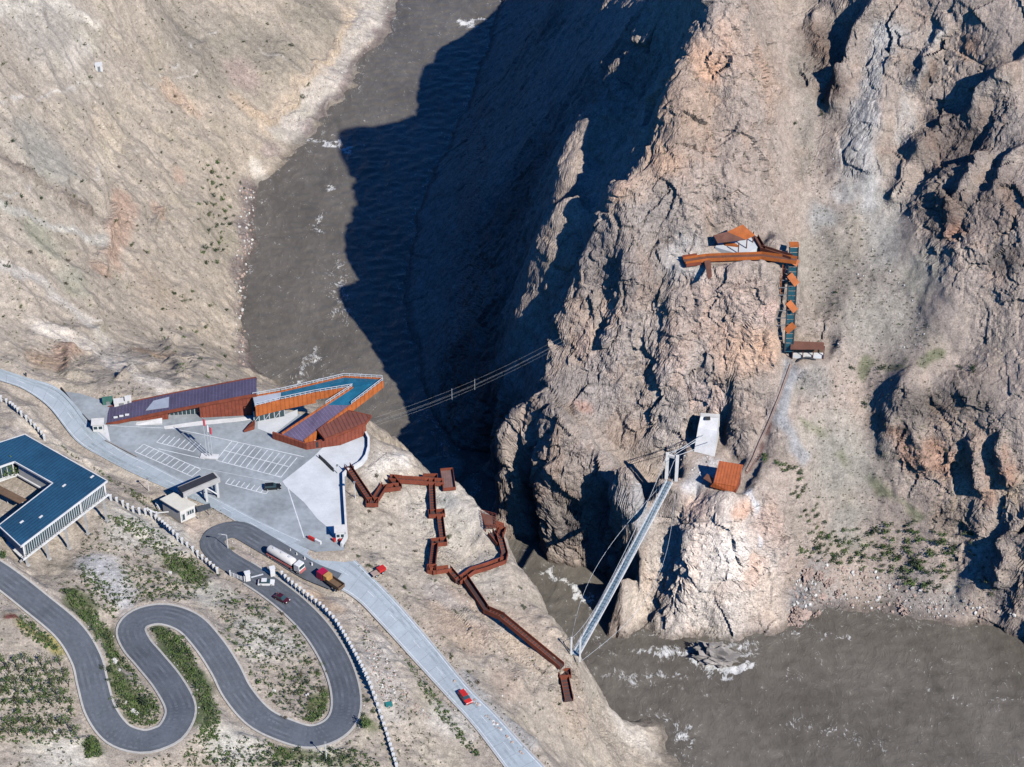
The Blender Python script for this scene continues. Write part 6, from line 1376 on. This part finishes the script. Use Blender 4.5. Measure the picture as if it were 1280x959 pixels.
gz_ = [([(128,795),(145,790),(180,860),(212,880),(205,912),(165,912),(140,905),(145,860)], 420), ([(185,782),(205,778),(238,815),(275,890),(272,925),(240,930),(262,900),(240,850)], 420), ([(75,738),(95,738),(140,790),(140,830),(128,820)], 260), ([(375,905),(405,905),(414,870),(413,830),(405,835),(402,880),(380,897)], 150), ([(200,690),(235,700),(260,725),(250,735),(215,715)], 120), ([(105,925),(120,920),(128,945),(108,948)], 90), ([(225,940),(330,930),(470,940),(480,959),(240,959)], 180), ([(20,770),(45,770),(76,815),(60,812),(25,790)], 120), ([(275,683),(295,690),(292,696),(280,692)], 30), ([(270,745),(340,752),(400,830),(412,880),(395,905),(330,890),(285,835)], 260), ([(150,700),(260,735),(240,750),(160,755)], 110), ([(130,645),(180,650),(270,720),(230,715)], 160), ([(100,700),(150,745),(145,775),(110,750)], 90), ([(0,830),(85,835),(95,900),(100,930),(0,930)], 260), ([(480,780),(560,890),(600,945),(590,945),(540,885)], 120)]
P_s, S_s, M_s = [], [], []
for poly, n_ in gz_:
    for (u, v) in sample(poly, int(n_ * 1.8)):
        p = ground(u, v)
        if bilin(SMOOTH, X0, Y0, GS, np.array([p[0]]), np.array([p[1]]))[0] > .5: continue
        P_s.append(up(p, -.05)); S_s.append(random.uniform(.35, .75)); M_s.append(random.choice((0, 1, 1, 2)))
scatter('grass', P_s, S_s, GRS, ['leaves dark', 'leaves mid', 'leaves olive'], M_s)
# ---- stones
def stone(seed, sub_=1):
    bm = bmesh.new(); bmesh.ops.create_icosphere(bm, subdivisions=sub_, radius=1); g = np.random.default_rng(seed)
    ax = g.normal(size=(7, 3)); ax /= np.linalg.norm(ax, axis=1)[:, None]; cut = g.uniform(.45, .85, 7)
    for v in bm.verts:
        p = np.array(v.co)
        for a, c in zip(ax, cut):
            d = p @ a
            if d > c: p = p - a * (d - c)
        v.co = p * (1 + g.normal(0, .04))
    vs = np.array([tuple(v.co) for v in bm.verts]); fs = [tuple(v.index for v in f.verts) for f in bm.faces]; bm.free(); return vs, fs
STN = [stone(i) for i in range(6)]
P_s, S_s, M_s = [], [], []
for poly, n_, a_, b_ in (([(985,690),(1060,705),(1200,745),(1275,770),(1150,772),(1030,755),(990,760)], 420, .25, .9), ([(440,745),(500,850),(540,900),(470,870)], 380, .15, .5), ([(560,845),(600,880),(660,950),(620,910)], 160, .2, .7), ([(1000,120),(1080,250),(1180,440),(1000,430),(1020,280)], 260, .15, .4), ([(820,560),(890,570),(880,600),(830,600)], 60, .2, .5), ([(500,0),(440,90),(380,165),(350,165),(410,80),(450,0)], 200, .2, .5), ([(300,230),(320,240),(305,460),(290,440)], 260, .25, .9), ([(780,630),(830,640),(790,690)], 140, .15, .4), ([(480,570),(560,610),(640,720),(760,890),(690,950),(560,800)], 300, .12, .4)):
    for (u, v) in sample(poly, n_):
        p = ground(u, v)
        if p[2] < -.3: continue
        P_s.append(p); S_s.append(a_ + (b_ - a_) * random.random() ** 2.5); M_s.append(random.choice((0, 1, 1, 2)))
for C_, h0_ in ((HC, np.full(len(HC), HHW + .9)), (ROADC, ROADH + .8)):
    for i in range(0, len(C_) - 1):
        t_ = C_[i + 1] - C_[i]; n_ = np.array((-t_[1], t_[0], 0)) / max(np.hypot(t_[0], t_[1]), .01)
        for sg in (-1, 1):
            p = C_[i] + n_ * sg * (h0_[i] + abs(random.gauss(0, .7))); 
            if random.random() < .7 and abs(bilin(GZ, X0, Y0, GS, np.array([p[0]]), np.array([p[1]]))[0] - C_[i][2]) < 5 and not (C_ is ROADC and p[1] > 500): P_s.append((p[0], p[1], gz(p[0], p[1]))); S_s.append(random.uniform(.08, .26)); M_s.append(random.choice((0, 1, 2)))
scatter('loose_stones', P_s, S_s, STN, ['white stone', 'pink stone', 'grey stone'], M_s)
def rough(i):
    vs, fs = stone(40 + i, 4); q_ = vs.astype(np.float32)
    d_ = ridged(q_[:, 0] * 2.1, q_[:, 1] * 2.1, q_[:, 2] * 2.1 + i * 7, 4, 400 + i); return vs * (.66 + .75 * d_)[:, None], fs
BST = [rough(i) for i in range(4)]
def boulder(u, v, r, mat, label, group=None, sc_=(1, 1, .8), z=None, name='boulder'):
    p = ground(u, v) if z is None else W(u, v, z); me_ = pm(name, BST[random.randrange(4)], [mat]); ob = bpy.data.objects.new(name, me_); C.objects.link(ob); ob.location = tuple(p); ob.scale = tuple(r * s_ for s_ in sc_); ob.rotation_euler = (0, 0, random.uniform(0, 6)); ob['label'] = label; ob['category'] = 'rock'
    if group: ob['group'] = group
    return ob
b_ = boulder(893, 822, 6.2, 'river rock', 'large dark boulder standing in the rapids with white water round it', None, (1.2, .62, .75), 1.0); b_.rotation_euler = (0, 0, -.35)
b_ = boulder(876, 816, 3.6, 'river rock', 'upstream hump of rock touching the big boulder in the rapids', None, (1.2, .7, .75), .3); b_.rotation_euler = (0, 0, -.9)
for (u, v, r) in ((990,776,2.3),(998,784,2.0),(1003,770,2.4),(1012,775,1.7),(1020,768,1.6),(995,765,2.2),(1024,720,1.9),(1036,728,1.8),(1008,718,2.4),(1130,763,1.9),(1048,742,1.3),(1027,746,1.4)): boulder(u, v, r, 'pink stone', 'brown boulder in the heap on the far shore right of the pale bulge', 'boulders on the far shore', (1.1, .9, .85))
for (u, v, r) in ((166,889,.75),(170,892,.7),(157,878,.5),(142,827,.9),(149,838,.5),(342,864,.6),(384,869,.7),(212,717,.7),(68,915,.5)): boulder(u, v, r, 'white stone', 'white ornamental stone set in the planting between the hairpin bends', 'white stones in the planting')
# ------------------------------------------------------------------ camera, sky, sun
cam = bpy.data.objects.new('camera', bpy.data.cameras.new('camera')); C.objects.link(cam)
cam.location = (0, 0, CAMH); cam.rotation_euler = (R(90 - PITCH), 0, 0)
cam.data.sensor_width = 36; cam.data.lens = 18 / math.tan(R(HFOV / 2)); cam.data.clip_start = 1; cam.data.clip_end = 5000
bpy.context.scene.camera = cam
SUN_EL, SDX, SDY = R(40.0), .65, -.76
world = bpy.data.worlds.new('World'); bpy.context.scene.world = world; world.use_nodes = True
wn = world.node_tree; sky = wn.nodes.new('ShaderNodeTexSky'); sky.sky_type = 'NISHITA'; sky.sun_disc = False
sky.sun_elevation = SUN_EL; sky.sun_rotation = math.atan2(SDX, SDY); sky.altitude = 2500; sky.dust_density = .1; sky.air_density = 1.3; sky.ozone_density = 5.0
tint = mixc(wn, 1.0, sky.outputs[0], (.24, .80, 1.45), 'MULTIPLY'); wn.links.new(tint, wn.nodes['Background'].inputs[0]); wn.nodes['Background'].inputs[1].default_value = .065
sl = bpy.data.lights.new('sun', 'SUN'); sl.energy = 4.6; sl.angle = R(.5); sl.color = (1, .955, .895)
so = bpy.data.objects.new('sun', sl); C.objects.link(so); so.location = (200, -300, 700)
dirv = Vector((-SDX * math.cos(SUN_EL), -SDY * math.cos(SUN_EL), -math.sin(SUN_EL)))
so.rotation_euler = dirv.to_track_quat('-Z', 'Y').to_euler()
sc = bpy.context.scene
sc.view_settings.view_transform = 'Standard'; sc.view_settings.look = 'None'; sc.view_settings.gamma = 1; sc.view_settings.exposure = 0.24
sc.view_settings.use_curve_mapping = False
sc.cycles.max_bounces = 5; sc.cycles.diffuse_bounces = 0; sc.cycles.glossy_bounces = 2; sc.cycles.transparent_max_bounces = 4
